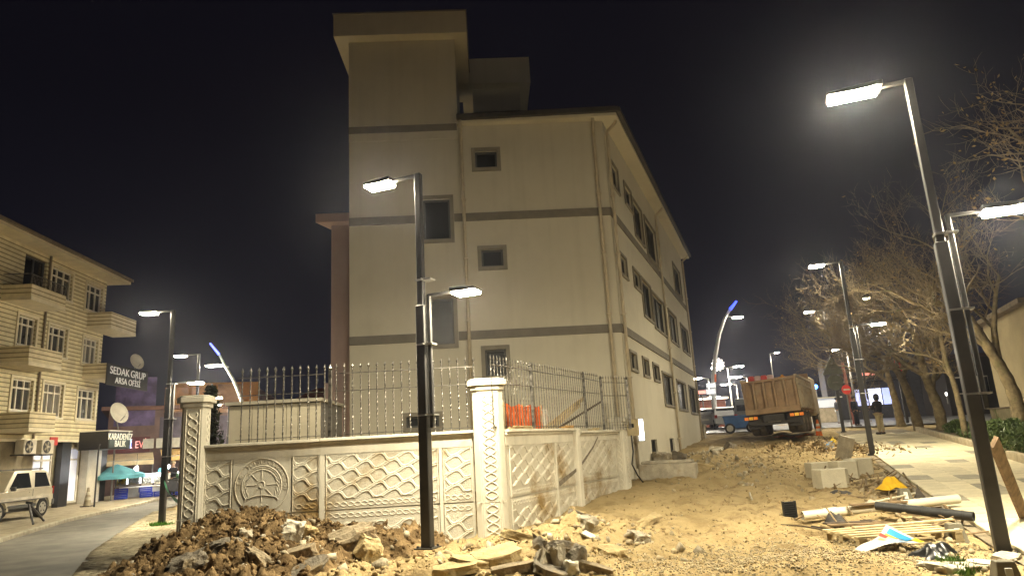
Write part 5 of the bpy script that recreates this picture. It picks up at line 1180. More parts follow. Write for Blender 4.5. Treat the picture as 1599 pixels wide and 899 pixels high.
# low retaining wall, its pale panel, and the beige house behind
RW = PP+PR*7.2; 
rw = thing("retaining_wall", "dark weathered retaining wall with coping behind the trees", "wall", pav_pt(7.2, 0))
o0 = rw.location; a = pav_pt(7.2, 1.0)-o0; b = pav_pt(7.2, 19.0)-o0
m_rw = mat("old_concrete", (.16, .125, .085), .95, .35, 1.2, bump=.5, bscale=15, stain=(.08, .07, .05), sscale=.8, sth=.5); zt_ = tb(1500, 632, 7.2).z
mb = MB(); mb.prism([(q.x, q.y) for q in (a, b, b+PR*.3, a+PR*.3)], -.5, zt_-o0.z); mb.build("wall_body", m_rw, rw)
mb = MB(); mb.prism([(q.x, q.y) for q in (a-PR*.08, b-PR*.08, b+PR*.38, a+PR*.38)], zt_-o0.z+.002, zt_-o0.z+.16); mb.build("coping", mat("rw_cope", (.25, .20, .13), .9, .25, 2), rw)
for s in (4.0, 8.0, 12.0, 16.0): q = pav_pt(7.13, s)-o0; MB().box((q.x, q.y, (zt_-o0.z)/2+.1), (.34, .34, zt_-o0.z+.5), rz=-R(PAZ), ch=.02).build("pier", m_rw, rw)
q = tb(1572, 662, 6.6); T = thing("mossy_screen", "pale mossy concrete panel standing below the retaining wall", "panel", (q.x, q.y, float(base_z(q.x, q.y)))); pw_ = (tb(1592, 660, 6.6)-tb(1552, 660, 6.6)).length; ph_ = tb(1570, 637, 6.6).z-T.location.z
MB().box((0, 0, ph_/2), (.1, pw_, ph_), ry=-.08, ch=.015).build("sheet", mat("mossy_panel", (.42, .36, .2), .9, .15, 2, stain=(.16, .2, .05), sscale=1.6, sth=.5), T); MB().box((-.02, 0, ph_+.03), (.2, pw_+.1, .06)).build("cap", mat("rw_cope", (.3, .25, .16)), T); T.rotation_euler[2] = -R(PAZ)
HB = onplane(1545, 560, PP+PR*9.5, PAZ)
hb = thing("beige_house", "plain beige house wall rising behind the trees on the right", "building", (HB.x, HB.y, 0))
m_hb = mat("beige_render", (.42, .34, .19), .9, .1, .6, bump=.15, bscale=40)
hs = [(0, 1.0, 1.25, 3.2, 4.6), (0, 0, 0, 0, 0)]
zh = 7.0
mb = holed_wall((0, 0, 0), -PD, -PR, 9.0, 0, zh, [], .15)
quad(mb, Vector((0, 0, 0)), PR*8, 0, zh); mb.build("wall", m_hb, hb);
mb = MB(); mb.prism([(q.x, q.y) for q in (PD*.5-PR*.5, -PD*9-PR*.5, -PD*9+PR*8, PD*.5+PR*8)], zh, zh+.25); mb.build("eaves", mat("rw_cope", (.3, .25, .16)), hb)
mb = MB(); q = tb(1477, 612, 7.1); T = thing("white_post_lamp", "tiny lit lamp on the retaining wall behind the forked tree", "lamp", (q.x, q.y, zt_+.16)); MB().tube([(0, 0, 0), (0, 0, .5)], .03, 6).build("stem", m_pole2, T); MB().lathe([(.03, .5), (.06, .55), (.06, .68), (.02, .72)], n=8).build("globe", lum("tiny_lamp", (1, .95, .85), 5), T)
# leaning dark plank against the near lamp
a = gz(1599, 815, .1); b = onplane(1552, 690, r1+Vector((.12, .12, 0)), 90)
a = Vector((b.x+.55, b.y-.05, .06)) if False else gz(1602, 812, .06)
t = MB().bar(Vector((0, 0, 0)), b-a, .17, .05, upv=(0, 1, 0)).bar((b-a)*.999, (b-a)*1.004, .165, .052, upv=(0, 1, 0)).build("leaning_plank", mat("weathered_plank", (.16, .105, .06), .85, .35, 7, bump=.4), None, a); tag(t, "dark weathered plank leaning against the near lamp pole", "plank")
# ================================================================== FAR END: LORRY, VEHICLES, SIGNS, PEOPLE
def lorry():
    TY = 31.5; a = gy(1172, 660, TY); b = gy(1250, 648, TY-.6); c = (a+b)/2; gz_ = gy(1222, 677, TY).z
    T = thing("dump_lorry", "muddy brown dump lorry seen from behind on the dirt road", "lorry", (c.x, c.y, gz_), 0)
    hd = 28.5; T.rotation_euler = (0, R(-2.2), -R(hd))                       # local y forward, x right
    m_br = mat("lorry_brown", (.33, .215, .12), .6, .2, 2, bump=.15, stain=(.40, .30, .18), sscale=1.1, sth=.52); m_dk = mat("chassis", (.05, .045, .04), .7, .25, 4)
    m_sd = mat("dusty_side", (.44, .36, .25), .75, .25, 2, stain=(.3, .2, .1), sscale=2, sth=.5)
    w_ = 2.35; z0 = .95; z1 = 2.36
    MB().box((0, .06, (z0+.2+z1)/2), (w_-.1, .08, z1-z0-.2)).build("tailgate", m_br, T)
    for i in range(6): MB().box((-w_/2+.06+i*(w_-.12)/5, -.07, (z0+.2+z1)/2), (.1, .16, z1-z0-.2), ch=.012).build("tailgate_rib", m_br, T)
    MB().box((0, -.07, z0+.1), (w_, .2, .24), ch=.015).build("tailgate_beam", m_br, T); MB().box((0, -.07, z1+.03), (w_, .2, .1), ch=.012).build("tailgate_rail", m_br, T)
    MB().box((-w_/2+.32, -.05, z0+.42), (.5, .05, .06)).build("latch_bar", m_br, T)
    Lb = 5.6
    for s in (-1, 1):
        MB().box((s*(w_/2-.04), Lb/2, (z0+z1)/2+.1), (.06, Lb, z1-z0)).build("side_panel", m_sd, T)
        for i in range(11): MB().box((s*(w_/2+.02), .25+i*(Lb-.4)/10, (z0+z1)/2+.08), (.07, .1, z1-z0-.1), ch=.01).build("side_rib", m_sd, T)
        MB().box((s*(w_/2), Lb/2, z1+.12), (.12, Lb, .12), ch=.015).build("side_rail", m_sd, T)
        MB().box((s*(w_/2+.005), Lb/2, z1-.25), (.1, Lb, .07), ch=.01).build("side_rail", m_sd, T)
        for i, y in enumerate((.65, 1.95, 3.25)):
            for k in ((0, 1) if i < 2 else (0,)):
                x = s*(w_/2-.2-k*.34); wv = MB().lathe([(.28, -.15), (.47, -.15), (.52, -.09), (.52, .09), (.47, .15), (.28, .15)], (0, 0, 0), 20, 'x').build("wheel", mat("lorry_tyre", (.10, .085, .065), .95, .3, 5), T, (x, y, .52))
                MB().lathe([(.29, .1*s), (.28, .155*s), (.2, .13*s), (.1, .17*s)], (0, 0, 0), 12, 'x').build("rim", mat("lorry_rim", (.25, .2, .14), .8), wv)
        MB().box((s*(w_/2-.2), -.13, .78), (.62, .06, .17), ch=.01).build("light_bar", m_dk, T)
        for k in range(3): MB().box((s*(w_/2-.2)+(k-1)*.2, -.165, .78), (.17, .02, .13), ch=.006).build("rear_light", mat("lorry_lamp%d" % (k % 2), ((.75, .22, .03), (.75, .42, .05))[k % 2], .4, emit=((1, .25, .03), (1, .5, .05))[k % 2], es=.25), T)
        MB().box((s*(w_/2-.3), -.02, .55), (.55, .03, .5)).build("mud_flap", m_dk, T)
    MB().box((0, Lb/2, z0+.02), (w_-.12, Lb, .1)).build("bed_floor", m_br, T); MB().box((0, Lb-.02, 1.95), (w_-.05, .1, 1.9)).build("headboard", m_br, T)
    MB().box((0, Lb/2+1, .72), (.9, Lb+2.4, .3)).build("chassis", m_dk, T); MB().box((0, -.08, .5), (w_-.2, .12, .14), ch=.02).build("rear_bumper", m_dk, T)
    MB().box((0, -.16, .62), (.55, .015, .13)).build("number_plate", mat("dusty_plate", (.35, .32, .26), .6), T)
    MB().box((0, Lb+1.3, 1.75), (2.4, 2.1, 2.0), ch=.08).build("cab", m_sd, T); MB().box((0, .09, 1.62), (w_-.3, .05, 1.2)).build("bed_back", m_br, T)
    wv = MB().lathe([(.28, -.15), (.47, -.15), (.52, 0), (.47, .15), (.28, .15)], (0, 0, 0), 18, 'x').build("wheel", mat("lorry_tyre", (.10, .085, .065)), T, (1.05, Lb+1.3, .52)); MB().lathe([(.29, .1), (.28, .155), (.1, .17)], (0, 0, 0), 12, 'x').build("rim", mat("lorry_rim", (.25, .2, .14)), wv)
    # load in the bed
    M = T.matrix_basis.copy()
    def bed(x, y, z): return (Matrix.Translation(T.location) @ T.rotation_euler.to_matrix().to_4x4()) @ Vector((x, y, z))
    q = bed(-.35, .5, z1-.35); t = thing("road_barrier", "red and white plastic barrier sticking out of the lorry bed", "barrier", q, -R(hd))
    for i in range(4): MB().box((-.45+i*.28, 0, .5), (.27, .3, .34), ch=.04).build("segment", mat("barrier%d" % (i % 2), ((.62, .07, .06), (.65, .45, .42))[i % 2], .5), t)
    MB().box((0, 0, .16), (.9, .4, .34), ch=.03).build("foot", mat("barrier0", (.6, .07, .06)), t)
    q = bed(.55, .55, z1-.3); t = thing("orange_sack", "orange sack lying on the lorry load", "sack", q); MB().lathe([(.1, 0), (.26, .1), (.28, .28), (.2, .42), (.05, .5)], n=10).build("sack", mat("orange_sack", (.75, .33, .03), .7), t, smooth=True); MB().box((0, 0, .52), (.08, .08, .06)).build("knot", mat("orange_sack", (.7, .3, .03)), t)
    return T
lorry()
def car(lab, px, py, Y, heading, c, kind="car", van=False, s=1.0, name="parked_car"):
    q = gy(px, py, Y); z = float(base_z(q.x, q.y)); T = thing(name, lab, "van" if van else "car", (q.x, q.y, z), -R(heading)); m_b = mat("paint"+lab[:18], c, .3, .05, 2, spec=.6); m_g = glassy("car_glass", (.02, .022, .025))
    Lh = 2.1 if not van else 2.4; zh = 1.45 if not van else 1.95
    MB().side([(-Lh, .3), (-Lh, .85), (-Lh+.1, .95), (.7*Lh, .95), (Lh, .75), (Lh, .3)], -.86, .86, [.05]*6).build("body", m_b, T, bev=.04)
    MB().side([(-Lh+.08, .94), (-Lh+(.1 if van else .45), zh-.05), (-Lh+(.25 if van else .7), zh), (.15*Lh, zh), (.55*Lh, .94)], -.82, .82, [.02, .15, .17, .17, .02]).build("cabin", m_b, T, bev=.04)
    MB().box((-Lh+(.1 if van else .3), 0, (zh+.94)/2), (.03, 1.25, (zh-.94)*.66), ry=.12 if van else .55).build("rear_window", m_g, T)
    for sd_ in (-1, 1):
        MB().box((-.35*Lh, sd_*.77, (zh+.96)/2), (Lh*.9, .05, (zh-.96)*.62), rx=sd_*.2).build("side_window", m_g, T); MB().box((-Lh, sd_*.72, .8), (.05, .2, .22)).build("tail_light", mat("tail_red", (.4, .03, .02)), T)
        MB().box((Lh-.03, sd_*.65, .68), (.06, .28, .14)).build("headlight", mat("clear_lamp", (.7, .7, .7), .2), T)
        for x in (-.62*Lh, .62*Lh):
            wv = MB().lathe([(.19, -.1), (.3, -.1), (.31, .1), (.19, .1)], (0, 0, 0), 16, 'y').build("wheel", mat("tyre", (.025, .024, .022)), T, (x, sd_*.76, .31)); MB().lathe([(.2, .06*sd_), (.19, .105*sd_), (.06, .11*sd_)], (0, 0, 0), 10, 'y').build("rim", mat("rim0.50", (.5, .48, .42)), wv)
    MB().box((-Lh-.015, 0, .62), (.02, .5, .12)).build("number_plate", m_white, T); return T
# heading: local x is forward here, so subtract 90 degrees
car("dark grey van parked left of the lorry", 1166, 640, 48, -72, (.09, .10, .11), van=True, name="parked_van")
car("white hatchback standing left of the dark van", 1128, 640, 50, 10-90, (.6, .6, .6)); car("small silver car at the building's far corner", 1101, 650, 52, -75, (.4, .38, .36))
# blue skip beside the lorry
q = gy(1156, 668, 41); T = thing("blue_skip", "blue metal trailer box just left of the lorry", "skip", (q.x, q.y, float(base_z(q.x, q.y))), R(-15)); m_sk = mat("skip_blue", (.05, .14, .36), .5, .2, 2)
MB().prism([(-.8, -.6), (.8, -.6), (.8, .6), (-.8, .6)], .3, .95, [(-.9, -.7), (.9, -.7), (.9, .7), (-.9, .7)]).build("tub", m_sk, T); MB().box((0, 0, .98), (1.86, 1.46, .06)).build("rim", m_sk, T)
for x in (-.6, .6): wv = MB().lathe([(.2, -.1), (.3, -.1), (.3, .1), (.2, .1)], (0, 0, 0), 14, 'y').build("wheel", mat("tyre", (.025, .024, .022)), T, (x, -.55, .3)); MB().lathe([(.2, -.06), (.19, -.105), (.06, -.11)], (0, 0, 0), 10, 'y').build("hub", mat("rim0.50", (.5, .48, .42)), wv)
# kiosk, direction boards
q = gy(1103, 655, 56); T = thing("roadside_kiosk", "low red-striped kiosk with lit roof edge past the building corner", "kiosk", (q.x, q.y, float(base_z(q.x, q.y))))
MB().box((0, 1, 1.1), (3.4, 2, 2.2)).build("body", mat("kiosk_red", (.32, .12, .08), .7), T)
for z in (.7, 1.5): MB().box((0, -.02, z), (3.3, .06, .18)).build("stripe", mat("kiosk_stripe", (.6, .5, .36)), T)
MB().box((0, .9, 2.3), (3.8, 2.5, .16)).build("roof", m_white, T); MB().box((0, -.38, 2.28), (3.6, .06, .1)).build("light_strip", lum("kiosk_light", (1, .85, .7), 5), T)
for i, (y0, y1, lab) in enumerate(((598, 606, "upper white direction board on the curved mast"), (607, 616, "lower white direction board on the curved mast"))):
    a = gy(1103, (y0+y1)/2, 49.6); b = gy(1117, (y0+y1)/2-1, 49.6); h_ = abs(gy(1110, y0, 49.6).z-gy(1110, y1, 49.6).z)*.85
    t = thing("direction_board", lab, "sign", (a+b)/2); MB().box((0, 0, 0), ((b-a).length, .05, h_), ch=.01).build("board", lum("lit_board", (.95, .97, 1), .7), t); MB().box((.3, .05, 0), (.06, .06, h_*.9)).build("bracket", m_steel, t)
q = gy(1096, 612, 52); T = thing("red_sign_board", "small red lit board on a pole beyond the building end", "sign", (q.x, q.y, float(base_z(q.x, q.y)))); hq = q.z-T.location.z; MB().tube([(0, 0, 0), (0, 0, hq)], .05, 6).build("pole", m_pole2, T); MB().box((0, -.04, hq), (.55, .06, .25)).build("board", lum("red_board", (1, .1, .06), .8), T)
# road signs on and near the third lamp
T = thing("warning_sign", "triangular road sign seen from its grey back on the third lamp", "road sign", (b3.x, b3.y, 0)); zc_ = gy(1300, 577, b3.y).z; s_ = .55
MB().add([(-s_, 0, 0), (s_, 0, 0), (0, 0, s_*1.7), (-s_, .02, 0), (s_, .02, 0), (0, .02, s_*1.7)], [(0, 1, 2), (5, 4, 3), (0, 3, 4, 1), (1, 4, 5, 2), (2, 5, 3, 0)]).build("plate", mat("sign_back", (.35, .38, .33), .45, .15, 3, metal=.3), T, (-.12, -.12, zc_-.25)); MB().box((-.1, -.15, zc_+.05), (.3, .05, .05)).box((-.1, -.15, zc_+.3), (.3, .05, .05)).build("clamp", m_steel, T)
T = thing("round_sign", "round road sign seen from its grey back below the triangle", "road sign", (b3.x, b3.y, 0)); zc_ = gy(1302, 597, b3.y).z; MB().lathe([(.0, -.02), (.40, -.02), (.40, .0), (.0, .0)], (-.1, -.12, zc_), 22, 'y').build("plate", mat("sign_back", (.35, .38, .33)), T); MB().box((-.1, -.16, zc_), (.3, .05, .05)).build("clamp", m_steel, T)
q = gy(1321, 608, 40); T = thing("no_entry_sign", "red no entry sign with white bar on a red pole", "road sign", (q.x, q.y, float(base_z(q.x, q.y)))); hq = q.z-T.location.z
MB().tube([(0, 0, 0), (0, 0, hq+.2)], .035, 8).build("pole", m_pole2, T); o = MB().lathe([(.0, -.06), (.27, -.06), (.27, -.04), (.0, -.04)], (0, 0, hq), 24, 'y').build("disc", mat("sign_red_face", (.6, .05, .04), .4, emit=(1, .08, .05), es=.12), T); MB().box((0, -.07, hq), (.37, .01, .085)).build("bar", m_white, o)
q = gy(1332, 640, 43.5); T = thing("red_pole", "thick reddish pole behind the no entry sign", "pole", (q.x, q.y, float(base_z(q.x, q.y)))); MB().tube([(0, 0, 0), (-.2, 0, 3.9)], [.13, .09], 8).build("shaft", mat("red_pole", (.35, .12, .09), .7), T); MB().box((0, 0, .05), (.4, .4, .1)).build("foot", mat("red_pole", (.35, .12, .09)), T)
# bright shopfront behind the standing man
q = gy(1372, 650, 52); T = thing("lit_shopfront", "dark shopfront with glowing blue-white display and red sign behind the man", "shop", (q.x, q.y, float(base_z(q.x, q.y))-.1), R(-18))
MB().box((0, 2, 2.4), (6.5, 4, 4.8)).build("wall", mat("dark_shop", (.05, .05, .06), .7), T)
for i, x in enumerate((-.95, .0, .95)): MB().box((x, -.04, 1.75), (.86, .08, 1.2)).build("display", lum("blue_display%d" % i, ((.45, .5, 1), (.7, .75, 1), (.35, .45, 1))[i], (1.0, 1.6, 1.1)[i]), T)
MB().box((-.3, -.06, 3.5), (1.1, .06, .28)).build("red_sign", lum("shop_red", (1, .15, .1), 1.0), T); MB().box((1.9, -.06, 3.9), (.5, .06, .9)).build("red_flag", mat("flag_red", (.55, .04, .03)), T)
MB().box((0, -.5, 3.0), (4.4, 1.0, .12)).build("canopy", m_blk, T)
q = gy(1290, 648, 50); T = thing("white_stand", "white lit stall counter right of the lorry", "stall", (q.x, q.y, float(base_z(q.x, q.y)))); MB().box((0, 0, .5), (1.9, .8, 1.0)).build("counter", mat("stand_wood", (.5, .42, .3)), T); MB().box((0, 0, 1.35), (2.0, .7, .6)).build("display", lum("stand_light", (.75, .85, 1), .35), T); MB().box((0, 0, 1.72), (2.2, 1.1, .08)).build("roof", m_white, T)
q = gy(1274, 604, 55); T = thing("blue_beacon", "small blue light on a pole past the lorry", "light", (q.x, q.y, float(base_z(q.x, q.y)))); hq = q.z-T.location.z; MB().tube([(0, 0, 0), (0, 0, hq-.15)], .04, 6).build("pole", m_pole2, T); MB().lathe([(.05, hq-.15), (.15, hq-.05), (.15, hq+.12), (.03, hq+.2)], n=10).build("lamp", lum("blue_lamp", (.05, .25, 1), 9), T)
# far dark skyline blocks closing the view
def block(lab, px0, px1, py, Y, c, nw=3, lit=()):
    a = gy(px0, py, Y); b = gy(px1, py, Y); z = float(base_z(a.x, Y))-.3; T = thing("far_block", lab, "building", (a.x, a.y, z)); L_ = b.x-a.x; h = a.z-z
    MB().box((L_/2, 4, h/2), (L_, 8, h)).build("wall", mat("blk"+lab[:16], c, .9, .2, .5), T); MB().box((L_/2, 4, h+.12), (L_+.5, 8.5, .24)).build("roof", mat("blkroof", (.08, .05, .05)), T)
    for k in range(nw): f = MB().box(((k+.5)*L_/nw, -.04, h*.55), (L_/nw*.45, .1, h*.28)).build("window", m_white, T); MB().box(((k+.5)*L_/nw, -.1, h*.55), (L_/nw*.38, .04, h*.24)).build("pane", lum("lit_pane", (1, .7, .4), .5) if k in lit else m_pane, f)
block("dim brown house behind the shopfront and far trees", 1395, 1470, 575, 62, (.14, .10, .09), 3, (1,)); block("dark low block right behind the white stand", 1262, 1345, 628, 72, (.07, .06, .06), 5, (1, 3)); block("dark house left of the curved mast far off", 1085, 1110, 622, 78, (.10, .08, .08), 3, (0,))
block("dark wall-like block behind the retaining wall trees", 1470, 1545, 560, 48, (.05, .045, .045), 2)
# striped cone by the lorry
q = gy(1277, 664, 33.0); cone("orange and white striped cone beside the lorry wheels", (q.x, q.y, float(top_z(q.x, q.y))), .8, (.72, .17, .03), (.7, .66, .58))
q = gp(1247, 683); t = thing("orange_sheet", "crumpled orange plastic sheet on the ground before the lorry", "sheet", (q.x, q.y, q.z))
mb = MB(); n = 16; vs = []
for i in range(n+1):
    for j in range(6): vs.append((i/n*2.0-1, j/5*.9-.45, .07+.08*math.sin(i*1.3+j)*math.sin(j*1.9)+.06*math.sin(i*.7)))
mb.add(vs, [(i*6+j, i*6+j+1, i*6+j+7, i*6+j+6) for i in range(n) for j in range(5)]); mb.build("film", mat("orange_film", (.72, .22, .04), .5, .25, 5), t, smooth=True)
# people
def person(lab, p, face, h=1.75, jacket=(.03, .03, .035), trousers=(.4, .33, .2), hair=(.03, .02, .02), arms='phone', hood=False):
    T = thing("person", lab, "person", p, R(face)); s = h/1.75
    def skin(nm, V, E, Rd, m):
        me = bpy.data.meshes.new(nm); me.from_pydata([tuple(c*s for c in v) for v in V], E, []); o = bpy.data.objects.new(nm, me); col.objects.link(o); o.parent = T; me.materials.append(m)
        sm_ = o.modifiers.new("skin", 'SKIN'); sm_.use_smooth_shade = True
        for i, d in enumerate(me.skin_vertices[0].data): d.radius = (Rd[i]*s, Rd[i]*s*.85); d.use_root = (i == 0)
        o.modifiers.new("sub", 'SUBSURF').levels = 2; o.modifiers["sub"].render_levels = 2; return o
    # local -y is the front
    hp, kn, an = .92, .5, .09
    if arms == 'phone': el, wr = (.27, -.06, 1.12), (.1, -.28, 1.22)
    else: el, wr = (.27, .03, 1.12), (.28, -.05, .88)
    V = [(0, 0, hp), (0, 0, 1.15), (0, .01, 1.38), (0, -.0, 1.5), (0, -.01, 1.58), (0, -.02, 1.7)]; E = [(0, 1), (1, 2), (2, 3), (3, 4), (4, 5)]; Rd = [.15, .14, .16, .06, .085, .08]
    for sg in (-1, 1):
        b = len(V); V += [(sg*.19, .01, 1.40), (sg*el[0], el[1], el[2]), (sg*wr[0], wr[1], wr[2]), (sg*wr[0]*.95, wr[1]-.07, wr[2]-.01), (sg*.1, 0, .86), (sg*.115, -.01, kn), (sg*.12, .02, an), (sg*.14, -.13, .045)]
        E += [(2, b), (b, b+1), (b+1, b+2), (b+2, b+3), (0, b+4), (b+4, b+5), (b+5, b+6), (b+6, b+7)]; Rd += [.07, .05, .035, .035, .09, .065, .045, .04]
    skin("body", V, E, Rd, mat("skin_tone", (.42, .26, .18), .6, .05))
    Vj = [V[1], (0, 0, .95), V[2], (0, 0, 1.46)]; Ej = [(0, 1), (0, 2), (2, 3)]; Rj = [.18, .185, .195, .1]
    Vt = [(0, 0, .96)]; Et = []; Rt = [.165]
    for sg in (-1, 1):
        b = len(Vj); Vj += [(sg*.2, .01, 1.40), (sg*el[0], el[1], el[2]), (sg*wr[0], wr[1], wr[2])]; Ej += [(2, b), (b, b+1), (b+1, b+2)]; Rj += [.095, .07, .055]
        b = len(Vt); Vt += [(sg*.1, 0, .85), (sg*.115, -.01, kn), (sg*.12, .02, .1)]; Et += [(0, b), (b, b+1), (b+1, b+2)]; Rt += [.115, .09, .075]
        MB().box((sg*.13*s, -.05*s, .05*s), (.1*s, .28*s, .1*s), ch=.03).build("shoe", mat("shoe", (.04, .03, .025), .7), T)
    skin("jacket", Vj, Ej, Rj, mat("jacket%.3f%.3f" % jacket[:2], jacket, .85, .2, 6)); skin("trousers", Vt, Et, Rt, mat("trouser%.3f" % trousers[0], trousers, .9, .15, 6))
    MB().lathe([(.04, 1.60*s), (.1*s, 1.66*s), (.105*s, 1.72*s), (.07*s, 1.78*s), (.02, 1.79*s)] if not hood else [(.09*s, 1.5*s), (.125*s, 1.6*s), (.125*s, 1.7*s), (.08*s, 1.79*s), (.02, 1.81*s)], (0, .02, 0), 12).build("hood" if hood else "hair", mat("hairc%.3f" % hair[0], hair, .9), T, smooth=True)
    if arms == 'phone': MB().box((.03*s, -.36*s, 1.25*s), (.08*s, .015*s, .15*s), rx=-.5).build("phone", mat("phone", (.3, .1, .06), .4), T)
    return T
q = gy(1376, 671, 31.5); person("person in dark hooded jacket and beige trousers standing on the walk", (q.x, q.y, float(base_z(q.x, q.y))+.06), 205, 1.74, hood=True, hair=(.03, .03, .035))
q = gy(1338, 655, 41); person("person in dark blue standing beside the red pole", (q.x, q.y, float(base_z(q.x, q.y))), 30, 1.75, (.025, .035, .06), (.03, .035, .05), arms='down')
q = gy(1311, 655, 46); person("person in pale trousers near the white stand", (q.x, q.y, float(base_z(q.x, q.y))), 90, 1.72, (.05, .05, .06), (.45, .45, .45), arms='down')
q = gz(268, 776, -.05); person("person with pale cap standing right of the market stalls", (q.x, q.y, 0), -20, 1.72, (.02, .02, .025), (.03, .03, .04), hair=(.5, .4, .25), arms='phone')
q = mk+um*2.2-nm_*1.9; person("fish seller in turquoise behind the bright stall", (q.x, q.y, 0), 40, 1.7, (.08, .45, .55), (.04, .04, .05), arms='phone')
# scooter by the right market end
q = gz(279, 776, -.05); T = thing("motor_scooter", "dark scooter with red tail lamp parked right of the market", "scooter", (q.x, q.y, 0), R(20)); m_sc = mat("scooter_dark", (.04, .04, .045), .35)
for x in (-.62, .62):
    wv = MB().lathe([(.13, -.05), (.24, -.06), (.26, 0), (.24, .06), (.13, .05)], (0, 0, 0), 16, 'y').build("wheel", mat("tyre", (.025, .024, .022)), T, (x, 0, .26)); MB().lathe([(.12, -.03), (.04, .04)], (0, 0, 0), 10, 'y').build("rim", mat("rim0.50", (.5, .48, .42)), wv)
MB().side([(-.75, .45), (-.8, .72), (-.1, .78), (.05, .45), (.35, .4), (.5, .95), (.6, .95), (.62, .4), (.1, .25), (-.3, .25)], -.16, .16, [.04]*10).build("body", m_sc, T, bev=.03); MB().box((-.4, 0, .82), (.75, .26, .1), ch=.03).build("seat", m_blk, T); MB().tube([(.5, -.3, 1.05), (.55, 0, 1.0), (.5, .3, 1.05)], .02, 6).build("handlebar", m_pole2, T); MB().box((-.82, 0, .66), (.04, .18, .09)).build("tail_lamp", lum("scooter_red", (1, .06, .04), 1.5), T); MB().box((-.62, 0, 1.02), (.36, .36, .3), ch=.03).build("delivery_box", mat("box_white", (.6, .58, .55), .5), T)
# ================================================================== RUBBLE AND DEBRIS
m_con = mat("broken_concrete", (.38, .34, .265), .9, .2, 4, bump=.6, bscale=25, stain=(.28, .21, .11), sscale=3, sth=.55); m_cdk = mat("dark_asphalt_chunk", (.18, .155, .12), .9, .3, 5, bump=.8, bscale=20, stain=(.27, .2, .1), sscale=2.5, sth=.55)
m_csd = mat("sandy_chunk", (.40, .31, .165), .95, .2, 5, bump=.8, bscale=18)
m_cmd = mat("muddy_concrete", (.26, .21, .14), .95, .3, 4, bump=.8, bscale=20, stain=(.14, .095, .05), sscale=3, sth=.5)
m_wht = mat("white_rock", (.58, .54, .44), .85, .12, 6, bump=.4)
def chunk(lab, px, py, dims, rot, m, seed, nm="concrete_chunk", slab=False, dz=0, cat="rubble"):
    q = gp(px, py); b = bmesh.new(); bmesh.ops.create_cube(b, size=1); r_ = random.Random(seed)
    bmesh.ops.subdivide_edges(b, edges=b.edges, cuts=6, use_grid_fill=True)
    ds = Vector((r_.uniform(0, 50), r_.uniform(0, 50), 0))
    cuts = [(Vector((r_.uniform(-1, 1), r_.uniform(-1, 1), r_.uniform(-.3, .8) if not slab else 0)).normalized(), r_.uniform(.42, .6)) for _ in range(5)]
    for v in b.verts:
        p = v.co.copy()
        for n, d_ in cuts:
            e = p.dot(n)-d_
            if e > 0: p -= n*e
        a = .12 if not slab else .06
        p += Vector((float(vnoise(p.x*4+ds.x, p.y*4+p.z*3+ds.y, 1)), float(vnoise(p.x*4+ds.y, p.y*4-p.z*3, 2)), float(vnoise(p.x*5+ds.x, p.y*5+p.z*4, 3))))*2*a*(1 if not slab else .8)
        v.co = Vector((p.x*dims[0], p.y*dims[1], p.z*dims[2]))
    me = bpy.data.meshes.new(nm); bmesh.ops.triangulate(b, faces=b.faces); b.to_mesh(me); b.free(); me.materials.append(m)
    o = bpy.data.objects.new(nm, me); col.objects.link(o); o.location = (q.x, q.y, q.z+dims[2]*.28+dz); o.rotation_euler = tuple(R(a) for a in rot); tag(o, lab, cat); return o
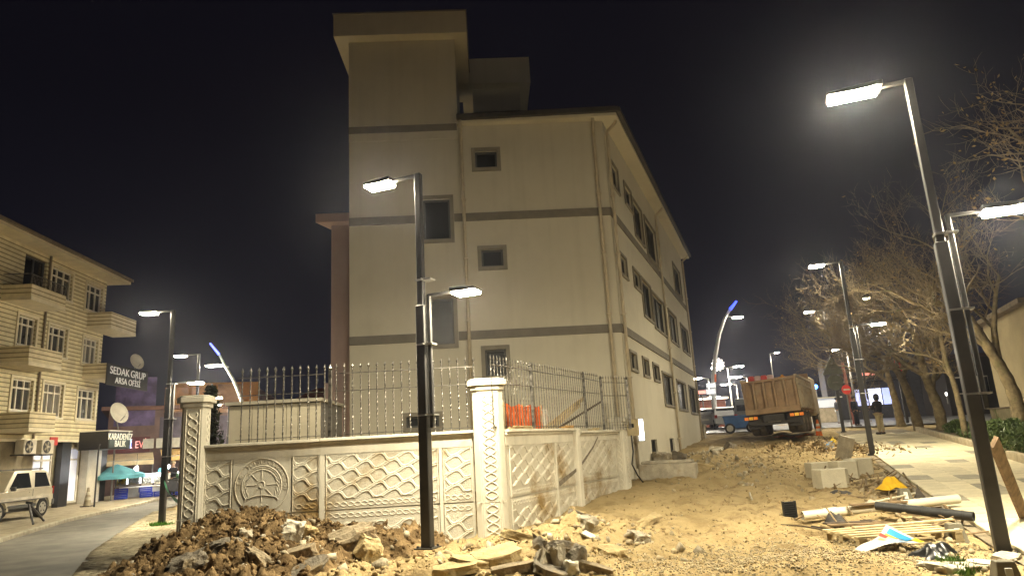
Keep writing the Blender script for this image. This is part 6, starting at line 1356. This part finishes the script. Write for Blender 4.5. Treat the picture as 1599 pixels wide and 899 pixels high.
CH = [("large sand-covered slab lying flat left of the tilted slab", 775, 872, (.62, .5, .12), (8, -6, 15), m_csd, 1, 1), ("big tilted paving slab with dark underside at the pillar foot", 822, 846, (.7, .5, .13), (-16, 14, -20), m_csd, 1, 1),
      ("dark grey slab sloping right of the tilted paving slab", 880, 862, (.5, .36, .1), (-22, 16, 30), m_cdk, 1, 1), ("upright pale concrete lump in the middle of the corner rubble", 872, 886, (.2, .16, .32), (8, -10, 20), m_con, 0, 2), ("pale lump leaning left of the upright lump", 848, 888, (.22, .16, .28), (-12, 20, 50), m_con, 0, 3),
      ("small squarish pale block right of the upright lump", 893, 894, (.17, .15, .17), (4, 10, 10), m_wht, 0, 4), ("dark angular block behind the small squarish block", 900, 884, (.26, .25, .3), (10, 12, 40), m_cdk, 0, 5), ("pale kerb fragment sloping at the lower right of the rubble", 930, 893, (.42, .14, .12), (5, 14, -22), m_cmd, 1, 6),
      ("grey fragment on the slab edge below the pillar", 850, 858, (.3, .2, .16), (10, 25, 40), m_cdk, 0, 7), ("pale angular stone beside the dark hole right of the wall foot", 918, 823, (.28, .2, .18), (30, 20, 15), m_con, 0, 8), ("brown broken slab edge by the side wall foot", 905, 808, (.45, .2, .12), (12, 18, 35), m_cdk, 1, 9),
      ("thin pale tile shard among the sand of the rubble", 922, 838, (.26, .12, .03), (12, 22, -35), m_wht, 1, 10), ("long flat kerb piece at the bottom below the rubble", 800, 893, (.5, .18, .11), (4, -6, 10), m_cmd, 1, 11), ("flat pale slab fragment at the bottom below the lamp", 712, 892, (.55, .35, .1), (5, -3, 0), m_csd, 1, 12),
      ("pale broken paving piece below the street lamp base", 738, 882, (.5, .4, .1), (6, 8, 25), m_csd, 1, 13), ("large grey boulder in the soil below the wide wall panel", 555, 852, (.6, .42, .3), (14, -18, 20), m_cmd, 0, 14), ("brown boulder stuck to the right of the grey boulder", 580, 868, (.36, .3, .3), (10, 22, 50), m_csd, 0, 15),
      ("pale rounded rock resting on the soil heap", 458, 836, (.28, .22, .26), (10, 15, 20), m_wht, 0, 16), ("grey kerb slab lying across the soil heap", 470, 866, (.44, .26, .12), (8, -12, 8), m_cmd, 1, 17), ("long mud-stained brick block in the dark soil", 402, 880, (.46, .2, .16), (-10, 22, -28), m_cmd, 0, 18),
      ("thin dark slab leaning at the bottom right of the soil heap", 482, 888, (.55, .24, .07), (25, -22, 25), m_cdk, 1, 19), ("small brick fragment beside the pale rounded rock", 484, 834, (.26, .2, .13), (6, 10, 10), m_csd, 0, 20), ("dark flat stone half buried left in the soil heap", 355, 855, (.4, .28, .14), (8, -10, 30), m_cdk, 0, 21),
      ("pale stone in the middle of the soil heap", 384, 840, (.2, .16, .14), (8, 10, 20), m_con, 0, 22), ("reddish clod-covered slab low on the soil heap's left", 292, 885, (.42, .3, .16), (14, -16, 10), m_cdk, 0, 23), ("sand-coated lump right of the corner rubble", 955, 868, (.34, .3, .14), (10, 5, 15), m_csd, 0, 24), ("flat triangular slab half buried at the bottom centre", 860, 897, (.4, .3, .1), (10, 20, 5), m_cdk, 1, 25),
      ("buried kerb edge running up the yard from the rubble", 1015, 815, (.16, 1.7, .12), (0, 3, -22), m_csd, 0, 26), ("pale stone just below the end of the buried kerb", 1003, 843, (.24, .2, .14), (5, 8, 20), m_con, 0, 27), ("flat broken stone beside the buried kerb", 990, 838, (.28, .18, .1), (8, 6, 50), m_con, 0, 28),
      ("broken pale slab on the bank by the building", 1120, 703, (.9, .5, .14), (4, 8, 60), m_wht, 1, 29), ("rough stone on the bank under the basement window", 1032, 722, (.6, .5, .4), (4, 8, 20), m_con, 0, 30), ("brown stone on the bank next to the rough one", 1062, 722, (.5, .4, .35), (14, 8, 50), m_cdk, 0, 31),
      ("low pale lump at the end of the concrete footing", 1092, 735, (.7, .5, .25), (4, 8, 20), m_csd, 0, 32), ("brown clod on the track right of the bank", 1143, 702, (.4, .3, .3), (4, 18, 20), m_cdk, 0, 33), ("dark lump lying alone on the dirt track", 1203, 772, (.14, .1, .09), (4, 18, 20), m_cdk, 0, 34)]
for lab, px, py, dm, rt_, m_, sl_, sd_ in CH: chunk(lab, px, py, dm, rt_, m_, sd_, slab=bool(sl_))
# concrete footing beside the building
q = gp(1045, 748); T = MB().box((0, 0, .16), (.5, 1.5, .5), ch=.02).box((0, -.0, .45), (.42, 1.35, .08), ch=.02).build("concrete_footing", m_con, None, (q.x, q.y, q.z), R(68)); tag(T, "straight grey concrete footing block by the building corner", "footing")
q = gp(1075, 685); T = MB().box((0, 0, .3), (.4, 1.9, .7), ch=.02).box((0, 0, .68), (.46, 1.95, .07), ch=.01).build("low_wall_stub", m_con, None, (q.x, q.y, q.z), R(60)); tag(T, "low grey wall stub at the far end of the bank", "wall stub")
# pale concrete blocks by the walk
m_blk2 = mat("kerb_block", (.55, .50, .38), .85, .1, 3, bump=.25, bscale=40, stain=(.36, .31, .22), sscale=2, sth=.58)
for lab, px, py, dm, rz, dz in (("pale concrete block at the front of the group, cut corner facing the track", 1307, 762, (.74, .42, .42), 8, 0), ("pale concrete block farthest left in the group", 1290, 746, (.7, .4, .38), 3, 0), ("pale concrete block in the middle of the group", 1328, 750, (.62, .42, .44), 10, .02), ("pale concrete block at the right beside the second lamp", 1352, 746, (.6, .42, .44), 12, .03)):
    q = gp(px, py-2); T = MB().prism([(-dm[0]/2, -dm[1]/2), (dm[0]*.3, -dm[1]/2), (dm[0]/2, -dm[1]*.2), (dm[0]/2, dm[1]/2), (-dm[0]/2, dm[1]/2)], 0, dm[2]).build("concrete_block", m_blk2, None, (q.x, q.y+.2, q.z-.03+dz), R(rz), bev=.012); tag(T, lab, "concrete block", "pale blocks beside the walk")
q = gp(1322, 720); T = MB().box((0, 0, .35), (.14, .62, .78), rx=.2, ry=.25, ch=.02).box((.05, 0, .02), (.3, .4, .1)).build("broken_slab", m_con, None, (q.x, q.y, q.z), R(10)); tag(T, "broken grey slab standing on edge behind the pale blocks", "slab")
# small concrete markers with white plates
for lab, px, py, s_ in (("concrete marker with white plate beside the yellow cloth", 1391, 764, 1.0), ("concrete marker with white plate just right of the yellow cloth", 1414, 783, 1.0), ("concrete marker with white plate next to the pallet end", 1494, 846, 1.0), ("concrete marker with white plate at the bottom right corner", 1574, 915, 1.0)):
    q = gp(px, py); T = thing("concrete_marker", lab, "marker", (q.x, q.y, q.z-.02), R(-12), "concrete markers along the walk edge")
    MB().prism([(-.13, -.12), (.13, -.12), (.13, .12), (-.13, .12)], 0, .26, [(-.085, -.06), (.085, -.06), (.085, .07), (-.085, .07)]).build("body", mat("marker_concrete", (.17, .155, .115), .9, .2, 5), T, bev=.01)
    MB().box((0, -.1, .14), (.07, .012, .13), rx=-.18, ch=.004).build("plate", mat("white_reflector", (.78, .75, .68), .3), T)
def pipe(lab, a, b, r, m, nm="pipe", col_=None, za=.0, zb=.0, hollow=True, ribs=0, cat="pipe"):
    A = gp(*a); B = gp(*b); A.z += r+za; B.z += r+zb; T = thing(nm, lab, cat, A); d = B-A; u = d.normalized(); L_ = d.length
    k = 24; mb = MB(); vs = []; x = u.cross(Vector((0, 0, 1))).normalized(); y = x.cross(u)
    for f, rr_ in ((0, r), (1, r), (1, r*.88), (0, r*.88)):
        for j in range(k): an = 2*math.pi*j/k; vs.append(d*f+x*(rr_*math.cos(an))+y*(rr_*math.sin(an)))
    mb.add(vs, [(i*k+j, i*k+(j+1) % k, ((i+1) % 4)*k+(j+1) % k, ((i+1) % 4)*k+j) for i in range(4) for j in range(k)]); mb.build("tube", m, T, smooth=False)
    if col_: MB().tube([d*col_, d*(col_+.12/L_*2.0)], r*1.1, 20).build("socket", m, T)
    for i in range(ribs): f = (i+.5)/ribs; MB().tube([d*f-u*.012, d*f+u*.012], r*1.05, 16).build("ridge", m, T)
    return T
m_pvc = mat("cream_pvc", (.66, .60, .45), .4, .06, 3, spec=.5)
pipe("long cream plastic pipe lying across the debris pile", (1254, 812), (1500, 797), .075, m_pvc, "plastic_pipe", .13, .0, .12)
pipe("thick black plastic pipe lying over the pallet", (1372, 812), (1524, 823), .07, mat("black_pvc", (.03, .03, .03), .4, .2, 4), "plastic_pipe", None, .16, .08, ribs=5)
pipe("thin pale pole with round dark end above the cream pipe", (1350, 800), (1436, 779), .02, m_pvc, "thin_pole", None, .12, .1)
q = gp(1436, 779); 
# pallet
q = gp(1405, 850); PT = thing("wooden_pallet", "pale wooden pallet lying askew under the black pipe", "pallet", (q.x, q.y+.2, q.z+.02), R(6)); m_pal = mat("pallet_wood", (.50, .40, .23), .85, .2, 6, bump=.2)
for i in range(5): MB().box((0, -.4+i*.2, .14), (1.5, .09, .022)).build("deck_board", m_pal, PT)
for i in range(3): MB().box((0, -.4+i*.4, .012), (1.5, .09, .022)).build("base_board", m_pal, PT)
for x in (-.68, 0, .68):
    MB().box((x, 0, .117), (.1, .9, .02)).build("stringer", m_pal, PT)
    for y in (-.4, 0, .4): MB().box((x, y, .065), (.11, .09, .08)).build("block", m_pal, PT)
rgd = random.Random(17)
m_ws = [mat("stick%d" % i, c, .85, .3, 6) for i, c in enumerate(((.48, .38, .22), (.2, .14, .08), (.08, .06, .045), (.36, .27, .15)))]
ST = [("dark rotten board on top of the cream pipe", 1375, 806, 1.0, .1, .03, 4, 1, .2), ("pale thin batten fanning out right of the debris pile, top", 1455, 812, 1.0, .05, .02, 10, 0, .12), ("pale thin batten fanning out right of the debris pile, middle", 1460, 818, 1.0, .04, .02, 6, 0, .09), ("pale thin batten fanning out right of the debris pile, lowest", 1455, 823, .9, .04, .02, 12, 3, .06), ("grey weathered board left under the debris pile", 1330, 822, .9, .12, .03, 8, 2, .05), ("brown board under the left end of the black pipe", 1345, 828, 1.0, .09, .03, 3, 1, .08), ("dark board along the left side of the pallet", 1330, 834, .8, .1, .03, -4, 2, .05), ("pale lath leaning by the pale blocks", 1358, 756, .8, .06, .03, 14, 0, .1), ("thin dark stick pointing right past the marker", 1510, 838, .7, .03, .02, 2, 1, .03), ("long pale board lying on the near side of the pallet", 1415, 842, 1.5, .08, .025, 5, 0, .2), ("short brown board crossing the pallet's right end", 1470, 836, .5, .1, .03, -25, 1, .12)]
for lab, px, py, L_, w_, h_, rz, mi, dz in ST:
    q = gp(px, py); T = MB().box((0, 0, 0), (L_, w_, h_), ry=rgd.uniform(-.06, .06), ch=.004).box((L_*.3, .01, h_*.6), (L_*.2, w_*.5, h_*.3)).build("board", m_ws[mi], None, (q.x, q.y, q.z+h_/2+dz), R(rz)); tag(T, lab, "board")
for lab, pts, c in (("thin dark bent rod sticking out left of the pallet", [(1220, 822), (1250, 824), (1280, 829), (1297, 836)], (.07, .05, .03)), ("second dark rod just above the pallet's left end", [(1268, 824), (1285, 828), (1300, 832)], (.04, .035, .03)), ("pale curved cable stub lying on the dirt track", [(1176, 757), (1170, 766), (1172, 775), (1175, 782)], (.42, .37, .28)), ("dark hanging cable at the end of the side wall", None, (.03, .03, .03))):
    if pts: P_ = [gp(*p_)+Vector((0, 0, .03)) for p_ in pts]
    else:
        P_ = [onplane(x, y, SC+NS2*.1, SAZ)+NS2*.2 for x, y in ((974, 680), (977, 705), (975, 725), (984, 742), (992, 752))]
    T = MB().tube([p_-P_[0] for p_ in P_], .014 if pts and c[0] < .3 else .02, 6).box(tuple(P_[-1]-P_[0]), (.03, .03, .03)).build("cable" if 'cable' in lab else "rod", mat("rod%.2f" % c[0], c, .6), None, P_[0], smooth=True); tag(T, lab, "cable" if 'cable' in lab else "rod")
# yellow cloth, black grate, printed sheet, bags
def crumple(nm, lab, cat, px, py, w_, d_, h_, m, seed, dz=0):
    q = gp(px, py); T = thing(nm, lab, cat, (q.x, q.y, q.z+dz)); mb = MB(); n = 18; vs = []
    for i in range(n+1):
        for j in range(n+1):
            u, v = i/n-.5, j/n-.5; r_ = math.hypot(u, v)*2; hh_ = h_*max(0, 1-r_**2*.8)*(.62+.75*float(fbm(np.array(u*4.5+seed), np.array(v*4.5), 7, 2)))
            vs.append((u*w_*(1+.25*math.sin(v*11+seed)), v*d_*(1+.25*math.sin(u*9+seed*2)), hh_+.01))
    mb.add(vs, [(i*(n+1)+j, i*(n+1)+j+1, (i+1)*(n+1)+j+1, (i+1)*(n+1)+j) for i in range(n) for j in range(n)]); mb.build("fabric", m, T, smooth=True); return T
crumple("yellow_cloth", "crumpled bright yellow cloth near the markers", "cloth", 1393, 768, .5, .45, .3, mat("yellow_cloth", (.62, .38, .02), .8, .15, 5), 3, .05)
crumple("blue_bag", "small blue bag in the debris beyond the pale blocks", "bag", 1296, 700, .6, .5, .3, mat("blue_bag", (.08, .22, .45), .6, .2, 5), 5); crumple("yellow_bag", "small yellow bag right beside the blue bag", "bag", 1303, 697, .4, .4, .3, mat("yellow_bag", (.62, .42, .04), .6, .2, 5), 6, .05)
crumple("dark_rag", "dark rag lying below the pale blocks", "rag", 1310, 772, .45, .4, .12, mat("dark_rag", (.06, .055, .05), .9, .3, 5), 9); crumple("grey_rag", "pale grey rag by the thin pole", "rag", 1362, 790, .5, .3, .12, mat("grey_rag", (.5, .45, .36), .9, .2, 5), 11)
crumple("black_bag", "black plastic bag under the printed sheet", "bag", 1462, 872, .5, .4, .2, mat("black_bag", (.015, .015, .015), .3, .3, 5, spec=.6), 13); crumple("dark_tuft", "dark round brush head at the end of the thin pole", "brush", 1437, 782, .16, .16, .25, mat("brush", (.07, .06, .05), .95), 4, .05)
crumple("dark_lump", "dark rounded lump under the cream pipe's left end", "lump", 1305, 818, .32, .3, .2, mat("dark_rag", (.06, .055, .05)), 15)
q = gp(1235, 810); T = thing("drain_grate", "small black slotted drain basket standing on the dirt", "grate", (q.x, q.y, q.z), R(8)); m_gr = mat("black_plastic", (.02, .02, .02), .45)
for x in (-.11, .11): MB().box((x, 0, .15), (.025, .05, .3)).build("side_bar", m_gr, T)
for i in range(8): MB().box((0, 0, .02+i*.037), (.2, .05, .02)).build("slat", m_gr, T)
MB().box((0, .03, .15), (.2, .01, .28)).build("back", m_gr, T)
A = gp(1350, 868)+Vector((0, 0, .05)); B = gp(1447, 862)+Vector((0, 0, .18)); T = thing("printed_sheet", "bent white and blue printed poster sheet lying on the sand edge", "poster", A)
d = B-A; up_ = Vector((-.2, .5, .07)); mb = MB(); n = 24; vs = []; rows_ = 8
for i in range(n+1):
    f = i/n
    for j in range(rows_+1):
        g_ = j/rows_; q = d*f+up_*(g_*(.25+.75*f))+Vector((0, 0, .06*math.sin(f*5+g_*2)*f)); vs.append(q)
def patch(i0, i1, j0, j1, off=0):
    m_ = MB(); idx = [(i, j) for i in range(i0, i1+1) for j in range(j0, j1+1)]; w2 = j1-j0+1
    m_.add([vs[i*(rows_+1)+j]+Vector((0, -.003, .006))*off for i, j in idx], [(a_*w2+b_, a_*w2+b_+1, (a_+1)*w2+b_+1, (a_+1)*w2+b_) for a_ in range(i1-i0) for b_ in range(j1-j0)]); return m_
sh_ = patch(0, n, 0, rows_).build("sheet", mat("poster_white", (.6, .59, .56), .5, .06, 4), T)
for nm, (i0, i1, j0, j1), c in (("blue_print", (20, 23, 2, 7), (.03, .3, .62)), ("light_blue_print", (11, 19, 1, 5), (.30, .47, .66)), ("red_print", (17, 19, 6, 8), (.62, .07, .05)), ("yellow_print", (19, 20, 4, 7), (.68, .55, .08)), ("yellow_print", (14, 16, 5, 7), (.66, .56, .15)), ("yellow_print", (22, 24, 0, 2), (.66, .58, .03))):
    patch(i0, i1, j0, j1, 1).build(nm, mat(nm+str(i0), c, .5, .05), sh_)
# broken paving pieces and green edge at the bottom right
for lab, px, py, dm, rt_, m_, sl_, sd_ in (("pale flat tile fragment near the bottom right marker", 1540, 884, (.42, .3, .07), (4, 6, 20), m_wht, 1, 41), ("tile fragment leaning at the foot of the near lamp", 1573, 872, (.3, .24, .06), (8, -6, 40), m_con, 1, 42), ("low pale fragment left of the pale flat tile", 1512, 888, (.4, .22, .07), (4, 4, 10), m_con, 1, 43), ("pinkish brick fragment right of the black bag", 1478, 868, (.3, .16, .1), (8, -20, 30), m_csd, 0, 44), ("pale kerb scrap at the bottom edge below the sheet", 1470, 893, (.45, .14, .1), (4, 8, -10), m_wht, 0, 45), ("grey rock under the pallet's front edge", 1335, 844, (.26, .2, .16), (4, 8, 30), m_con, 0, 46), ("brown rock beside the pallet's middle", 1375, 856, (.24, .2, .12), (4, 8, 60), m_csd, 0, 47)):
    chunk(lab, px, py, dm, rt_, m_, sd_, slab=bool(sl_))
g3 = np.random.default_rng(21); n = 900; t_ = g3.random(n); A = gp(1478, 872); B = gp(1505, 897); pos = np.array([tuple(A.lerp(B, t)) for t in t_])+np.column_stack([g3.normal(0, .07, n), g3.normal(0, .07, n), np.zeros(n)])
t = scatter("weeds", pos, .03+.05*g3.random(n), mat("weed", (.09, .17, .03), .8, .3, 8), np.array([(-.2, 0, 0), (.2, 0, 0), (.05, .1, 1.2)]), np.array([(0, 1, 2)]), jit=.2, flat=(1, 1, 1), seed=3, spin=False); tag(t, "green weeds along the broken kerb line at the bottom right", "weeds", kind="stuff")
# litter and sticks strip along the walk edge
g3 = np.random.default_rng(31); n = 420; s_ = g3.uniform(1.5, 24, n); d_ = -.7+g3.normal(0, .45, n); pos = np.array([tuple(PP+PR*float(a)+PD*float(b)) for a, b in zip(d_, s_)]); k = d_ < .1; pos = pos[k]; pos[:, 2] = top_z(pos[:, 0], pos[:, 1])+.04
BXV = np.array([(-1, -.07, -.04), (1, -.07, -.04), (1, .07, -.04), (-1, .07, -.04), (-1, -.07, .04), (1, -.07, .04), (1, .07, .04), (-1, .07, .04)]); BXF = np.array([(3, 2, 1, 0), (4, 5, 6, 7), (0, 1, 5, 4), (1, 2, 6, 5), (2, 3, 7, 6), (3, 0, 4, 7)])
t = scatter("splinters", pos, .08+.2*g3.random(len(pos)), mat("splinter", (.22, .16, .09), .9, .5, 3), BXV, BXF, jit=.05, flat=(1, 1, 1), seed=33, spin=False); tag(t, "splinters and twigs strewn along the edge of the walk", "debris", kind="stuff")
n = 700; c0 = gp(1290, 700); pos = np.column_stack([c0.x+g3.normal(0, .9, n), c0.y+g3.normal(0, 1.3, n), np.zeros(n)]); pos[:, 2] = top_z(pos[:, 0], pos[:, 1])+.08+.25*np.exp(-((pos[:, 0]-c0.x)/.7)**2-((pos[:, 1]-c0.y)/1.1)**2)*g3.random(n)
t = scatter("leaf_litter", pos, .05+.07*g3.random(n), mat("litter", (.26, .19, .10), .9, .5, 2), LEAF_V, LEAF_F, jit=.2, flat=(1, 1, 1), seed=35); tag(t, "heap of dry leaves and litter beyond the pale blocks", "litter", kind="stuff")
# ================================================================== NIGHT HAZE
hz = MB().box((0, 60, 11), (262, 200, 27)).build("haze", bpy.data.materials.new("haze")); hm = hz.data.materials[0]; hm.use_nodes = True
hn = hm.node_tree; hn.nodes.remove(hn.nodes["Principled BSDF"]); pv = hn.nodes.new("ShaderNodeVolumePrincipled"); pv.inputs["Density"].default_value = .00068; pv.inputs["Color"].default_value = (.8, .82, 1, 1); pv.inputs["Anisotropy"].default_value = .86
hn.links.new(pv.outputs[0], hn.nodes["Material Output"].inputs["Volume"]); tag(hz, kind="stuff")
